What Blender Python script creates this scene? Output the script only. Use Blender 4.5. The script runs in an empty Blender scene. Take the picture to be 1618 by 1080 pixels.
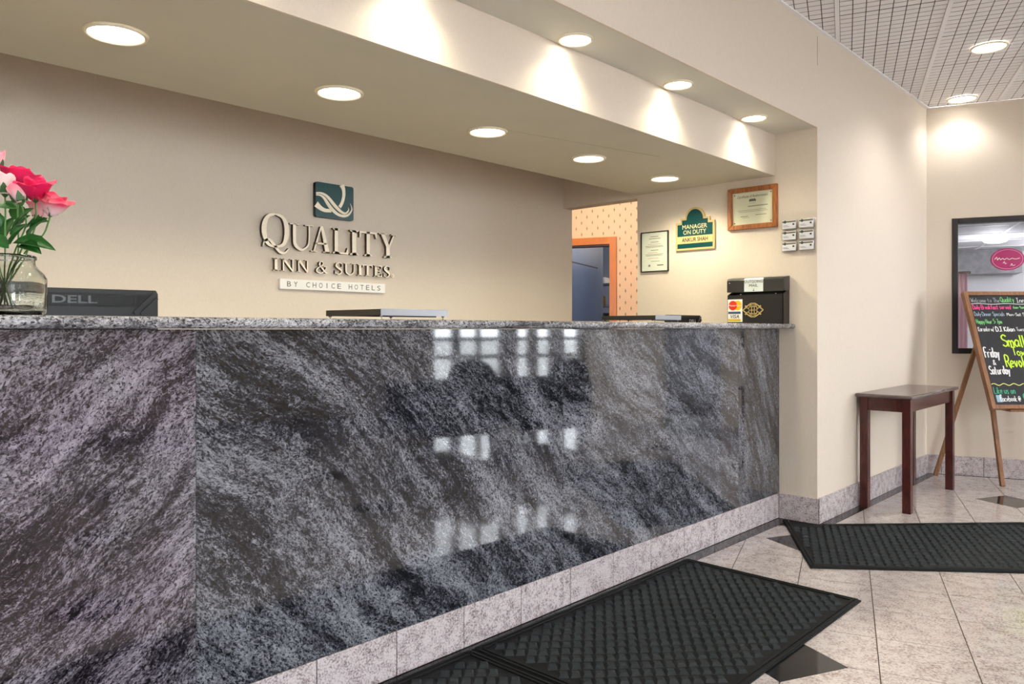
import bpy, bmesh, math, random
from mathutils import Vector, Matrix, Euler
random.seed(7)
SC = bpy.context.scene
COL = SC.collection
# ------------------------------------------------------------------ camera, world, exposure
# world axes: X runs along the reception counter, Y goes into the wall behind it, Z up; metres
EYE = 1.15
YAW = math.radians(43.18)
cam_d = bpy.data.cameras.new('camera'); cam = bpy.data.objects.new('camera', cam_d); COL.objects.link(cam)
cam.location = (0, 0, EYE)
cam.rotation_euler = (math.pi / 2, 0, YAW - math.pi / 2)
cam_d.sensor_width = 36.0
cam_d.lens = 36.0 * 1216 / 1618
cam_d.shift_y = -(540 - 519) / 1618 * 1.0
cam_d.clip_start = 0.02
SC.camera = cam
SC.view_settings.view_transform = 'Standard'
SC.view_settings.look = 'None'
SC.view_settings.gamma = 1.0
SC.view_settings.exposure = 0.24
SC.view_settings.use_curve_mapping = False
SC.cycles.max_bounces = 10
SC.cycles.diffuse_bounces = 5
SC.cycles.glossy_bounces = 5
SC.cycles.transmission_bounces = 8
SC.cycles.sample_clamp_indirect = 6.0
SC.cycles.caustics_reflective = False
SC.cycles.caustics_refractive = False
SC.cycles.blur_glossy = 0.5
SC.cycles.use_denoising = True
world = bpy.data.worlds.new('overcast_sky'); SC.world = world
world.use_nodes = True
world.node_tree.nodes['Background'].inputs['Color'].default_value = (0.90, 0.95, 1.0, 1)
world.node_tree.nodes['Background'].inputs['Strength'].default_value = 16.0

SPOT_COUNTER = 27.0
SPOT_HEADER = 13.0
SPOT_LOBBY = 32.0

# building grid: tiles, far wall and the lobby are turned 19.8 degrees against the counter
GA = math.radians(19.786)
G1 = Vector((math.cos(GA), math.sin(GA), 0))
G2 = Vector((math.sin(GA), -math.cos(GA), 0))
def gp(a, b, z=0.0):
    return G1 * a + G2 * b + Vector((0, 0, z))
FACE_V = 2.02      # counter front
WALL_V = 1.79      # long wall / header
BACK_V = 3.72      # sign wall
END_U = 4.535      # end wall with the certificates
FASC_V = 2.05
SOFF_Z = 2.085
HEAD_Z = 2.335
CEIL_Z = 2.91
FAR_G = 6.95
WIN_G = 5.0

# ------------------------------------------------------------------ materials
def lin(c):
    return tuple(((x / 255.0) / 12.92 if x / 255.0 <= 0.04045 else ((x / 255.0 + 0.055) / 1.055) ** 2.4) for x in c)
class NT:
    def __init__(s, m):
        m.use_nodes = True
        s.t = m.node_tree; s.n = s.t.nodes; s.l = s.t.links
        s.b = s.n['Principled BSDF']
    def add(s, typ, **kw):
        n = s.n.new(typ)
        for k, v in kw.items():
            if k.startswith('i_'):
                n.inputs[k[2:].replace('_', ' ')].default_value = v
            else:
                setattr(n, k, v)
        return n
    def link(s, a, b):
        s.l.new(a, b)
def ramp(nt, stops, fac, interp='LINEAR'):
    r = nt.add('ShaderNodeValToRGB'); r.color_ramp.interpolation = interp
    e = r.color_ramp.elements
    while len(e) < len(stops):
        e.new(0.5)
    for k, (p, c) in enumerate(stops):
        e[k].position = p; e[k].color = (*c, 1)
    nt.link(fac, r.inputs['Fac'])
    return r
MATS = {}
def mat(name, col, rough=0.5, metal=0.0, noise=0.0, nscale=30.0, bump=0.0, bscale=200.0, stretch=(1, 1, 1), coat=0.0, spec=0.5, emit=None, estr=0.0, transm=0.0, ior=1.45):
    if name in MATS:
        return MATS[name]
    m = bpy.data.materials.new(name); MATS[name] = m
    nt = NT(m); b = nt.b
    c = lin(col)
    b.inputs['Base Color'].default_value = (*c, 1)
    b.inputs['Roughness'].default_value = rough
    b.inputs['Metallic'].default_value = metal
    b.inputs['Coat Weight'].default_value = coat
    b.inputs['Coat Roughness'].default_value = 0.03
    b.inputs['Specular IOR Level'].default_value = spec
    b.inputs['Transmission Weight'].default_value = transm
    b.inputs['IOR'].default_value = ior
    if emit:
        b.inputs['Emission Color'].default_value = (*emit, 1); b.inputs['Emission Strength'].default_value = estr
    tc = nt.add('ShaderNodeTexCoord')
    if noise > 0:
        mp = nt.add('ShaderNodeMapping'); mp.inputs['Scale'].default_value = stretch
        nt.link(tc.outputs['Object'], mp.inputs['Vector'])
        nz = nt.add('ShaderNodeTexNoise', i_Scale=nscale, i_Detail=6.0, i_Roughness=0.6)
        nt.link(mp.outputs['Vector'], nz.inputs['Vector'])
        r = ramp(nt, [(0.3, tuple(max(0, x * (1 - noise)) for x in c)), (0.7, tuple(min(1, x * (1 + noise)) for x in c))], nz.outputs['Fac'])
        nt.link(r.outputs['Color'], b.inputs['Base Color'])
    if bump > 0:
        mp2 = nt.add('ShaderNodeMapping'); mp2.inputs['Scale'].default_value = stretch
        nt.link(tc.outputs['Object'], mp2.inputs['Vector'])
        n2 = nt.add('ShaderNodeTexNoise', i_Scale=bscale, i_Detail=3.0)
        nt.link(mp2.outputs['Vector'], n2.inputs['Vector'])
        bp = nt.add('ShaderNodeBump', i_Strength=bump, i_Distance=0.002)
        nt.link(n2.outputs['Fac'], bp.inputs['Height']); nt.link(bp.outputs['Normal'], b.inputs['Normal'])
    return m
def granite(name, angle, dark, mid, light, seed, tint=None, gloss=0.045):
    """streaky polished granite; angle turns the streaks in the slab's plane (local XZ)"""
    m = bpy.data.materials.new(name); nt = NT(m); b = nt.b
    tc = nt.add('ShaderNodeTexCoord')
    rot = nt.add('ShaderNodeMapping'); rot.inputs['Rotation'].default_value = (0, angle, 0); rot.inputs['Location'].default_value = (seed, seed * 1.7, seed * 0.6)
    nt.link(tc.outputs['Object'], rot.inputs['Vector'])
    # slow warp so that the streaks swirl
    w = nt.add('ShaderNodeTexNoise', i_Scale=1.6, i_Detail=3.0, i_Roughness=0.5)
    nt.link(rot.outputs['Vector'], w.inputs['Vector'])
    wa = nt.add('ShaderNodeVectorMath', operation='MULTIPLY_ADD')
    wa.inputs[1].default_value = (0.22, 0.22, 0.22)
    nt.link(w.outputs['Color'], wa.inputs[0]); nt.link(rot.outputs['Vector'], wa.inputs[2])
    def strand(sx, sz, scale, detail, rough, dist=0.0):
        s = nt.add('ShaderNodeMapping'); s.inputs['Scale'].default_value = (sx, 1, sz)
        nt.link(wa.outputs['Vector'], s.inputs['Vector'])
        n = nt.add('ShaderNodeTexNoise', i_Scale=scale, i_Detail=detail, i_Roughness=rough, i_Distortion=dist)
        nt.link(s.outputs['Vector'], n.inputs['Vector'])
        return n.outputs['Fac']
    big = strand(0.32, 1.9, 5.0, 4.0, 0.6)
    fine = strand(0.6, 1.1, 130.0, 3.0, 0.8, 0.9)
    mid_ = strand(0.42, 1.5, 30.0, 5.0, 0.7, 0.5)
    def mathn(op, a, b_=None, v=None):
        n = nt.add('ShaderNodeMath', operation=op)
        nt.link(a, n.inputs[0])
        if b_ is not None:
            nt.link(b_, n.inputs[1])
        else:
            n.inputs[1].default_value = v
        return n.outputs[0]
    s = mathn('ADD', mathn('MULTIPLY', big, None, 0.34), mathn('ADD', mathn('MULTIPLY', fine, None, 0.40), mathn('MULTIPLY', mid_, None, 0.26)))
    r = ramp(nt, [(0.41, lin(dark)), (0.475, lin(mid)), (0.53, tuple((p + q) / 2 for p, q in zip(lin(mid), lin(light)))), (0.60, lin(light))], s)
    out = r.outputs['Color']
    if tint:
        tn = nt.add('ShaderNodeTexNoise', i_Scale=3.0, i_Detail=5.0)
        nt.link(wa.outputs['Vector'], tn.inputs['Vector'])
        tr = ramp(nt, [(0.42, (1, 1, 1)), (0.62, tint)], tn.outputs['Fac'])
        mx = nt.add('ShaderNodeMix', data_type='RGBA', blend_type='MULTIPLY'); mx.inputs['Factor'].default_value = 1.0
        nt.link(out, mx.inputs[6]); nt.link(tr.outputs['Color'], mx.inputs[7]); out = mx.outputs[2]
    # sparse black flecks
    v = strand(0.5, 1.6, 9.0, 8.0, 0.8, 0.6)
    vr = ramp(nt, [(0.27, (0.05, 0.05, 0.05)), (0.33, (1, 1, 1))], v)
    m2 = nt.add('ShaderNodeMix', data_type='RGBA', blend_type='MULTIPLY'); m2.inputs['Factor'].default_value = 1.0
    nt.link(out, m2.inputs[6]); nt.link(vr.outputs['Color'], m2.inputs[7])
    pep = strand(0.8, 1.2, 150.0, 2.0, 0.6, 0.6)
    pr_ = ramp(nt, [(0.39, (0.14, 0.14, 0.15)), (0.46, (1, 1, 1))], pep)
    m3 = nt.add('ShaderNodeMix', data_type='RGBA', blend_type='MULTIPLY'); m3.inputs['Factor'].default_value = 1.0
    nt.link(m2.outputs[2], m3.inputs[6]); nt.link(pr_.outputs['Color'], m3.inputs[7])
    nt.link(m3.outputs[2], b.inputs['Base Color'])
    b.inputs['Roughness'].default_value = gloss
    b.inputs['Specular IOR Level'].default_value = 0.80
    MATS[name] = m
    return m
def speckle(name, cols, scale, rough):
    m = bpy.data.materials.new(name); nt = NT(m); b = nt.b
    tc = nt.add('ShaderNodeTexCoord')
    oi = nt.add('ShaderNodeObjectInfo')
    sh = nt.add('ShaderNodeVectorMath', operation='MULTIPLY_ADD')
    cb = nt.add('ShaderNodeCombineXYZ')
    for k in range(3):
        nt.link(oi.outputs['Random'], cb.inputs[k])
    sh.inputs[1].default_value = (9.0, 7.0, 5.0)
    nt.link(cb.outputs['Vector'], sh.inputs[0]); nt.link(tc.outputs['Object'], sh.inputs[2])
    n = nt.add('ShaderNodeTexNoise', i_Scale=scale, i_Detail=5.0, i_Roughness=0.68, i_Distortion=0.3)
    nt.link(sh.outputs['Vector'], n.inputs['Vector'])
    n2 = nt.add('ShaderNodeTexNoise', i_Scale=scale * 0.16, i_Detail=3.0)
    nt.link(sh.outputs['Vector'], n2.inputs['Vector'])
    ad = nt.add('ShaderNodeMath', operation='MULTIPLY_ADD'); ad.inputs[1].default_value = 0.35
    nt.link(n2.outputs['Fac'], ad.inputs[0]); nt.link(n.outputs['Fac'], ad.inputs[2])
    r = ramp(nt, [(0.50 + 0.11 * k, lin(c)) for k, c in enumerate(cols)], ad.outputs[0])
    nt.link(r.outputs['Color'], b.inputs['Base Color'])
    b.inputs['Roughness'].default_value = rough
    MATS[name] = m
    return m
def wood(name, c1, c2, rough=0.4, along=(1, 1, 8)):
    m = bpy.data.materials.new(name); nt = NT(m); b = nt.b
    tc = nt.add('ShaderNodeTexCoord'); mp = nt.add('ShaderNodeMapping'); mp.inputs['Scale'].default_value = tuple(1.0 / a for a in along)
    nt.link(tc.outputs['Object'], mp.inputs['Vector'])
    n = nt.add('ShaderNodeTexNoise', i_Scale=90.0, i_Detail=5.0, i_Roughness=0.6)
    nt.link(mp.outputs['Vector'], n.inputs['Vector'])
    r = ramp(nt, [(0.32, lin(c1)), (0.68, lin(c2))], n.outputs['Fac'])
    nt.link(r.outputs['Color'], b.inputs['Base Color'])
    b.inputs['Roughness'].default_value = rough
    MATS[name] = m
    return m
# walls: woven vinyl wallpaper
M_WALL = mat('woven_wallpaper', (216, 204, 188), 0.62, noise=0.035, nscale=160, bump=0.25, bscale=420, stretch=(1, 1, 0.35))
M_SOFF = mat('soffit_paint', (204, 199, 182), 0.6, noise=0.02, nscale=6)
M_PAINT = mat('white_paint', (232, 229, 222), 0.55)
M_DARKRM = mat('blue_grey_paint', (120, 128, 146), 0.5, noise=0.05, nscale=4)
M_GR = [granite('granite_slab_a', math.radians(38), (14, 11, 16), (52, 48, 56), (150, 148, 157), 1.3, tint=(0.97, 0.88, 0.95)),
        granite('granite_slab_b', math.radians(-42), (15, 16, 20), (50, 52, 59), (142, 145, 153), 4.1),
        granite('granite_slab_c', math.radians(-34), (16, 17, 21), (52, 54, 61), (140, 143, 151), 7.7),
        granite('granite_slab_d', math.radians(-62), (18, 19, 23), (50, 52, 58), (132, 135, 143), 11.9)]
M_GRTOP = granite('granite_top', math.radians(8), (50, 50, 55), (120, 121, 126), (200, 200, 204), 15.1, gloss=0.08)
M_TILE = speckle('pink_grey_granite_tile', [(128, 116, 114), (166, 155, 152), (194, 186, 183)], 120.0, 0.06)
M_PLINTH = speckle('plinth_granite_tile', [(112, 99, 100), (158, 146, 148), (200, 192, 194)], 150.0, 0.07)
M_BLACKT = mat('black_granite_tile', (26, 28, 30), 0.07, noise=0.25, nscale=60)
M_GROUT = mat('grout', (84, 74, 66), 0.9)
M_CEILP = mat('acoustic_tile_white', (243, 241, 242), 0.85)
M_CEILG = mat('acoustic_tile_groove', (84, 78, 74), 0.95)
M_TBAR = mat('t_bar_white', (246, 245, 246), 0.5)
M_MAT = mat('mat_fibre', (46, 50, 52), 0.92, noise=0.5, nscale=420, spec=0.2)
M_RUB = mat('mat_rubber', (15, 17, 18), 0.7, noise=0.3, nscale=150, spec=0.25)
M_LENS = mat('lamp_lens', (255, 250, 240), 0.5, emit=(1.0, 0.96, 0.88), estr=9.0)
M_TRIMW = mat('lamp_trim', (236, 226, 200), 0.35)
M_SHADE_INK = mat('letter_edge_shade', (70, 58, 44), 0.5)  # dark brown paints shadow onto the letter sides; also inks the registered R
M_CREAM = mat('letter_cream', (255, 244, 222), 0.45)
M_GREEN = mat('sign_green', (8, 66, 66), 0.3, noise=0.1, nscale=8)
M_WHITE = mat('sign_white', (240, 238, 232), 0.4)
M_BLACK = mat('black_plastic', (24, 26, 28), 0.35)
M_BLACKM = mat('black_metal', (32, 31, 30), 0.38, noise=0.15, nscale=40)
M_GOLD = mat('brass_ornament', (214, 190, 130), 0.35, metal=0.6)
M_OAK = wood('oak_frame', (130, 72, 34), (186, 118, 62), 0.35)
M_MAHOG = wood('mahogany', (44, 14, 12), (84, 30, 26), 0.22, along=(8, 1, 8))
M_EASEL = wood('easel_wood', (112, 74, 44), (150, 104, 66), 0.4)
M_GLASS = mat('clear_glass', (250, 255, 252), 0.0, transm=1.0, ior=1.46)
M_STEEL = mat('polished_steel', (190, 190, 190), 0.2, metal=1.0)
M_INK = mat('dark_ink', (46, 44, 42), 0.7)
M_GREYINK = mat('grey_ink', (120, 120, 112), 0.7)
M_PAPER = mat('paper', (232, 232, 222), 0.6)
def pane_mat():
    m = bpy.data.materials.new('window_pane'); m.use_nodes = True
    t = m.node_tree; t.nodes.clear()
    o = t.nodes.new('ShaderNodeOutputMaterial'); tr = t.nodes.new('ShaderNodeBsdfTransparent'); gl = t.nodes.new('ShaderNodeBsdfGlossy')
    gl.inputs['Roughness'].default_value = 0.0
    fr = t.nodes.new('ShaderNodeFresnel'); fr.inputs['IOR'].default_value = 1.5
    mx = t.nodes.new('ShaderNodeMixShader')
    ge = t.nodes.new('ShaderNodeNewGeometry'); iv = t.nodes.new('ShaderNodeMath'); iv.operation = 'SUBTRACT'; iv.inputs[0].default_value = 1.0; t.links.new(ge.outputs['Backfacing'], iv.inputs[1])
    mu = t.nodes.new('ShaderNodeMath'); mu.operation = 'MULTIPLY'; t.links.new(iv.outputs[0], mu.inputs[0]); t.links.new(fr.outputs[0], mu.inputs[1]); t.links.new(mu.outputs[0], mx.inputs[0]); t.links.new(tr.outputs[0], mx.inputs[1]); t.links.new(gl.outputs[0], mx.inputs[2]); t.links.new(mx.outputs[0], o.inputs[0])
    return m
M_PANE = pane_mat()

# ------------------------------------------------------------------ mesh helpers
class MB:
    def __init__(s):
        s.v = []; s.f = []; s.m = []
    def add(s, vs, fs, m=0):
        o = len(s.v); s.v += [tuple(v) for v in vs]
        for f in fs:
            s.f.append(tuple(i + o for i in f)); s.m.append(m)
        return s
    def box(s, x0, x1, y0, y1, z0, z1, m=0):
        vs = [(x, y, z) for z in (z0, z1) for y in (y0, y1) for x in (x0, x1)]
        return s.add(vs, [(0, 2, 3, 1), (4, 5, 7, 6), (0, 1, 5, 4), (2, 6, 7, 3), (0, 4, 6, 2), (1, 3, 7, 5)], m)
    def bar(s, p, q, w, h, up=(0, 0, 1), m=0, taper=1.0):
        p = Vector(p); q = Vector(q); d = (q - p).normalized(); up = Vector(up)
        a = d.cross(up)
        a = a.normalized() if a.length > 1e-6 else Vector((1, 0, 0))
        b = a.cross(d).normalized()
        vs = []
        for c, k in ((p, 1.0), (q, taper)):
            for sa, sb in ((-1, -1), (1, -1), (1, 1), (-1, 1)):
                vs.append(c + a * sa * w / 2 * k + b * sb * h / 2 * k)
        return s.add(vs, [(3, 2, 1, 0), (4, 5, 6, 7), (0, 1, 5, 4), (1, 2, 6, 5), (2, 3, 7, 6), (3, 0, 4, 7)], m)
    def prism(s, poly, fn, a, b, m=0, mside=None):
        """poly: 2-D outline; fn(p, q, t) -> xyz; extruded from t=a to t=b"""
        n = len(poly)
        vs = [fn(p, q, a) for p, q in poly] + [fn(p, q, b) for p, q in poly]
        s.add(vs, [tuple(range(n))[::-1], tuple(range(n, 2 * n))], m)
        o = len(s.v) - 2 * n
        for i in range(n):
            j = (i + 1) % n
            s.f.append((o + i, o + j, o + n + j, o + n + i)); s.m.append(m if mside is None else mside)
        return s
    def ribbon(s, pts, ws, y0, y1, m=0, mside=None, n=6, fn=None):
        """a stroke of varying width in the XZ plane; front face at y0, back at y1"""
        P = spline(pts, n); W = spline([(w, 0) for w in ws], n)
        fn = fn or (lambda x, z, y: (x, y, z))
        L = []; R = []
        for i, p in enumerate(P):
            a = P[max(0, i - 1)]; b = P[min(len(P) - 1, i + 1)]
            dx, dz = b[0] - a[0], b[1] - a[1]; l = math.hypot(dx, dz) or 1
            w = max(1e-5, W[i][0]) / 2
            L.append((p[0] - dz / l * w, p[1] + dx / l * w)); R.append((p[0] + dz / l * w, p[1] - dx / l * w))
        k = len(P)
        vs = [fn(x, z, y0) for x, z in L] + [fn(x, z, y0) for x, z in R] + [fn(x, z, y1) for x, z in L] + [fn(x, z, y1) for x, z in R]
        o = len(s.v); s.v += vs
        ms = m if mside is None else mside
        for i in range(k - 1):
            for f, mm in (((i, i + 1, k + i + 1, k + i), m), ((2 * k + i, 3 * k + i, 3 * k + i + 1, 2 * k + i + 1), ms), ((i, 2 * k + i, 2 * k + i + 1, i + 1), ms), ((k + i, k + i + 1, 3 * k + i + 1, 3 * k + i), ms)):
                s.f.append(tuple(o + q for q in f)); s.m.append(mm)
        s.f.append((o, o + k, o + 3 * k, o + 2 * k)); s.m.append(ms)
        s.f.append((o + k - 1, o + 3 * k - 1, o + 4 * k - 1, o + 2 * k - 1)); s.m.append(ms)
        return s
    def tube(s, path, r, n=8, m=0):
        path = [Vector(p) for p in path]
        rs = r if isinstance(r, (list, tuple)) else [r] * len(path)
        o = len(s.v); up = Vector((0.31, 0.17, 0.93)).normalized()
        for i, p in enumerate(path):
            d = (path[min(i + 1, len(path) - 1)] - path[max(i - 1, 0)]).normalized()
            a = d.cross(up).normalized(); b = a.cross(d)
            for k in range(n):
                t = 2 * math.pi * k / n
                s.v.append(tuple(p + (a * math.cos(t) + b * math.sin(t)) * rs[i]))
        for i in range(len(path) - 1):
            for k in range(n):
                j = (k + 1) % n
                s.f.append((o + i * n + k, o + i * n + j, o + (i + 1) * n + j, o + (i + 1) * n + k)); s.m.append(m)
        s.f.append(tuple(o + k for k in range(n))[::-1]); s.m.append(m)
        e = o + (len(path) - 1) * n
        s.f.append(tuple(e + k for k in range(n))); s.m.append(m)
        return s
    def lathe(s, prof, n=32, c=(0, 0, 0), m=0, close=True):
        o = len(s.v)
        for r, z in prof:
            for k in range(n):
                t = 2 * math.pi * k / n
                s.v.append((c[0] + r * math.cos(t), c[1] + r * math.sin(t), c[2] + z))
        for i in range(len(prof) - 1):
            for k in range(n):
                j = (k + 1) % n
                s.f.append((o + i * n + k, o + i * n + j, o + (i + 1) * n + j, o + (i + 1) * n + k)); s.m.append(m)
        if close:
            s.f.append(tuple(o + k for k in range(n))[::-1]); s.m.append(m)
            e = o + (len(prof) - 1) * n
            s.f.append(tuple(e + k for k in range(n))); s.m.append(m)
        return s
    def build(s, name, mats, parent=None, smooth=False, bevel=0.0, loc=None, rotz=0.0, fix=True, subs=0):
        me = bpy.data.meshes.new(name)
        me.from_pydata([tuple(v) for v in s.v], [], s.f)
        mats = mats if isinstance(mats, (list, tuple)) else [mats]
        for q in mats:
            me.materials.append(q)
        me.polygons.foreach_set('material_index', s.m)
        if smooth:
            me.polygons.foreach_set('use_smooth', [True] * len(me.polygons))
        if fix:
            bm = bmesh.new(); bm.from_mesh(me); bmesh.ops.recalc_face_normals(bm, faces=bm.faces); bm.to_mesh(me); bm.free()
        me.update()
        return link(name, me, parent, loc, rotz, bevel, subs)
def link(name, me, parent=None, loc=None, rotz=0.0, bevel=0.0, subs=0):
    o = bpy.data.objects.new(name, me); COL.objects.link(o)
    o.parent = parent
    if loc is not None:
        o.location = loc
    o.rotation_euler.z = rotz
    if bevel > 0:
        b = o.modifiers.new('bevel', 'BEVEL'); b.width = bevel; b.segments = 2; b.limit_method = 'ANGLE'
    if subs:
        b = o.modifiers.new('subdivision', 'SUBSURF'); b.levels = subs; b.render_levels = subs
    return o
def spline(pts, n):
    """Catmull-Rom through 2-D points"""
    pts = [tuple(map(float, p)) for p in pts]
    if n <= 1 or len(pts) < 3:
        return pts
    out = []
    for i in range(len(pts) - 1):
        p0 = pts[max(0, i - 1)]; p1 = pts[i]; p2 = pts[i + 1]; p3 = pts[min(len(pts) - 1, i + 2)]
        for k in range(n):
            t = k / n
            out.append(tuple(0.5 * ((2 * b) + (c - a) * t + (2 * a - 5 * b + 4 * c - d) * t * t + (3 * b - a - 3 * c + d) * t ** 3) for a, b, c, d in zip(p0, p1, p2, p3)))
    out.append(pts[-1])
    return out
def clip(poly, n, c):
    """keep the part of a convex polygon where n.p <= c"""
    out = []
    for i in range(len(poly)):
        p, q = poly[i], poly[(i + 1) % len(poly)]
        dp = n[0] * p[0] + n[1] * p[1] - c; dq = n[0] * q[0] + n[1] * q[1] - c
        if dp <= 0:
            out.append(p)
        if dp * dq < 0:
            t = dp / (dp - dq); out.append((p[0] + (q[0] - p[0]) * t, p[1] + (q[1] - p[1]) * t))
    return out
def area(poly):
    return abs(sum(poly[i][0] * poly[(i + 1) % len(poly)][1] - poly[(i + 1) % len(poly)][0] * poly[i][1] for i in range(len(poly)))) / 2
def thing(name, label, cat, loc=(0, 0, 0), rotz=0.0, group=None):
    o = bpy.data.objects.new(name, None); COL.objects.link(o)
    o.empty_display_size = 0.05
    o.location = loc; o.rotation_euler.z = rotz
    o['label'] = label; o['category'] = cat
    if group:
        o['group'] = group
    return o
def tag(o, label, cat, group=None):
    o['label'] = label; o['category'] = cat
    if group:
        o['group'] = group
    return o
def struct(o, label=None):
    o['kind'] = 'structure'
    if label:
        o['label'] = label
    return o
def sroot(name, label=None, loc=(0, 0, 0), rotz=0.0):
    o = bpy.data.objects.new(name, None); COL.objects.link(o); o.location = loc; o.rotation_euler.z = rotz
    return struct(o, label)
def prismz(mb, poly, z0, z1, m=0, mside=None):
    return mb.prism(poly, lambda x, y, t: (x, y, t), z0, z1, m, mside)
XZ = lambda x, z, y: (x, y, z)
def text(mb, s, x0, x1, z0, z1, y, m=0, shear=0.0, depth=0.0008, bold=0.0, fit=True):
    """built-in sans lettering fitted into a box on a wall-facing plane (front towards -y)"""
    cu = bpy.data.curves.new('t', 'FONT'); cu.body = s; cu.size = 1.0; cu.shear = shear; cu.offset = bold
    cu.resolution_u = 3
    ob = bpy.data.objects.new('t', cu); COL.objects.link(ob)
    dg = bpy.context.evaluated_depsgraph_get(); dg.update()
    me = bpy.data.meshes.new_from_object(ob.evaluated_get(dg))
    vs = [v.co.copy() for v in me.vertices]; fs = [tuple(p.vertices) for p in me.polygons]
    bpy.data.objects.remove(ob); bpy.data.meshes.remove(me)
    if not vs:
        return
    ax0 = min(v.x for v in vs); ax1 = max(v.x for v in vs); ay0 = min(v.y for v in vs); ay1 = max(v.y for v in vs)
    sx = (x1 - x0) / (ax1 - ax0); sz = (z1 - z0) / (ay1 - ay0)
    o = len(mb.v)
    mb.v += [(x0 + (v.x - ax0) * sx, y - depth, z0 + (v.y - ay0) * sz) for v in vs]
    for f in fs:
        mb.f.append(tuple(o + i for i in f)); mb.m.append(m)
def disc(mb, cx, cz, rx, rz, y0, y1, m=0, n=28, a0=0.0, a1=2 * math.pi):
    full = abs(a1 - a0 - 2 * math.pi) < 1e-6
    k = n if full else n + 1
    mb.prism([(cx + rx * math.cos(a0 + (a1 - a0) * i / n), cz + rz * math.sin(a0 + (a1 - a0) * i / n)) for i in range(k)], XZ, y0, y1, m)

# single-stroke handwriting (x 0..6, y 0..10, x-height 5.5)
HW = {
'A': '0,0 3,10 6,0;1,4 5,4', 'B': '0,0 0,10 4,10 5,8 4,5.6 0,5.2;4,5.2 5.6,3 4.4,0 0,0', 'D': '0,0 0,10 3,9.5 5.6,6 5,2 2.5,0 0,0', 'F': '0,0 0,10 5.5,10;0,5.4 4,5.6',
'H': '0,0 0,10;5,10 5,0;0,5 5,5.4', 'I': '0,10 4,10;2,10 2,0;0,0 4,0', 'J': '1,10 6,10;4,10 4,2 2.6,0 0.4,1', 'K': '0,0 0,10;5,10 0.4,4.6 5.4,0', 'L': '0,10 0,0 5,0.4', 'M': '0,0 0.6,10 3,4 5.6,10 6,0',
'Q': '3,10 0.4,7.5 0.2,3 3,0 5.6,3 5.4,7.5 3,10;3.4,3 6.4,-1', 'R': '0,0 0,10 4,9.8 5,7.6 3.6,5.2 0,5;2.2,5 6,-1.2', 'S': '5.4,8.6 3,10 0.6,8.4 1.2,6 4.6,4.4 5.4,2 3,0 0.4,1.4', 'T': '0,10 6,10;3,10 3,0', 'W': '0,10 1.4,0 3,7 4.6,0 6,10', 'Y': '0,10 3,5 6,10;3,5 3,0',
'a': '4.4,4.6 2.4,5.6 0.4,3.4 1,0.4 3,0.4 4.6,3.4;4.6,5.4 4.4,1 5.4,0', 'b': '0.4,10 0.4,0.4 3,0 4.8,2.4 3.4,5.2 0.4,4', 'c': '4.4,4.6 2.4,5.6 0.4,3 2,0 4.6,0.8', 'd': '4.6,10 4.4,0.4;4.4,4.4 2,5.6 0.4,2.6 2,0 4.4,1.4', 'e': '0.6,2.8 4.4,3.2 3,5.6 0.6,4 1,0.8 4.4,0.6',
'f': '4.6,9.4 2.6,9.8 2,7 2,0;0.4,5.4 4,5.4', 'g': '4.4,4.8 2,5.6 0.4,3 2,0.4 4.4,2;4.4,5.4 4.2,-2.6 1,-3', 'h': '0.4,10 0.4,0;0.4,3.6 2.6,5.6 4.4,3.6 4.4,0', 'i': '1,5.4 1,0;1,7.6 1,8.2', 'k': '0.4,10 0.4,0;4,5.4 0.6,2.6 4.4,0', 'l': '1,10 1,0.4 1.8,0', 'm': '0.2,5.4 0.2,0;0.2,3.6 1.6,5.4 2.8,3.6 2.8,0;2.8,3.6 4.4,5.4 5.6,3.6 5.6,0', 'n': '0.4,5.4 0.4,0;0.4,3.6 2.6,5.6 4.4,3.6 4.4,0',
'o': '2.4,5.6 0.4,3 2.4,0 4.6,2.8 2.4,5.6', 'p': '0.4,5.4 0.4,-3;0.4,4 3,5.6 4.6,3 3,0 0.4,1.4', 'r': '0.4,5.4 0.4,0;0.4,3.4 2,5.4 3.8,5', 's': '3.8,4.8 2,5.6 0.6,4.4 3.6,2 2.6,0 0.4,0.6', 't': '1.8,9 1.8,0.8 3.4,0;0.2,5.8 3.8,5.8', 'u': '0.4,5.4 0.6,1 2.4,0 4.2,2;4.4,5.4 4.4,0', 'v': '0.4,5.4 2.2,0 4.4,5.4', 'w': '0.2,5.4 1.4,0 2.8,4 4.2,0 5.6,5.4', 'y': '0.4,5.4 2.4,1;4.6,5.4 1.4,-3',
'5': '5,10 1,10 0.6,6 3.6,6.2 5,3.4 3,0 0.4,0.8', '6': '4.4,10 1,5 0.6,1.6 2.8,0 4.8,2 3.4,4.8 1,3.4', '7': '0.4,10 5.4,10 2,0', '9': '4.6,6.4 2.6,10 0.6,7.4 2.4,5.2 4.6,7.6 4,0', '-': '0.6,4 3.6,4', '/': '0,-1 4,10', '.': '0.8,0 1,0.6', '&': '5,0 1.4,6.6 2.2,9.4 3.6,8 0.6,3 1.6,0.2 5,4',
'@': '4,3.4 2.6,5.6 1.6,3.4 3.6,2.6 4.2,6 4.4,2.4 6,4 5.4,7.6 3,9 0.4,6 0.6,2 3,0 5,0.6'}
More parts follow.
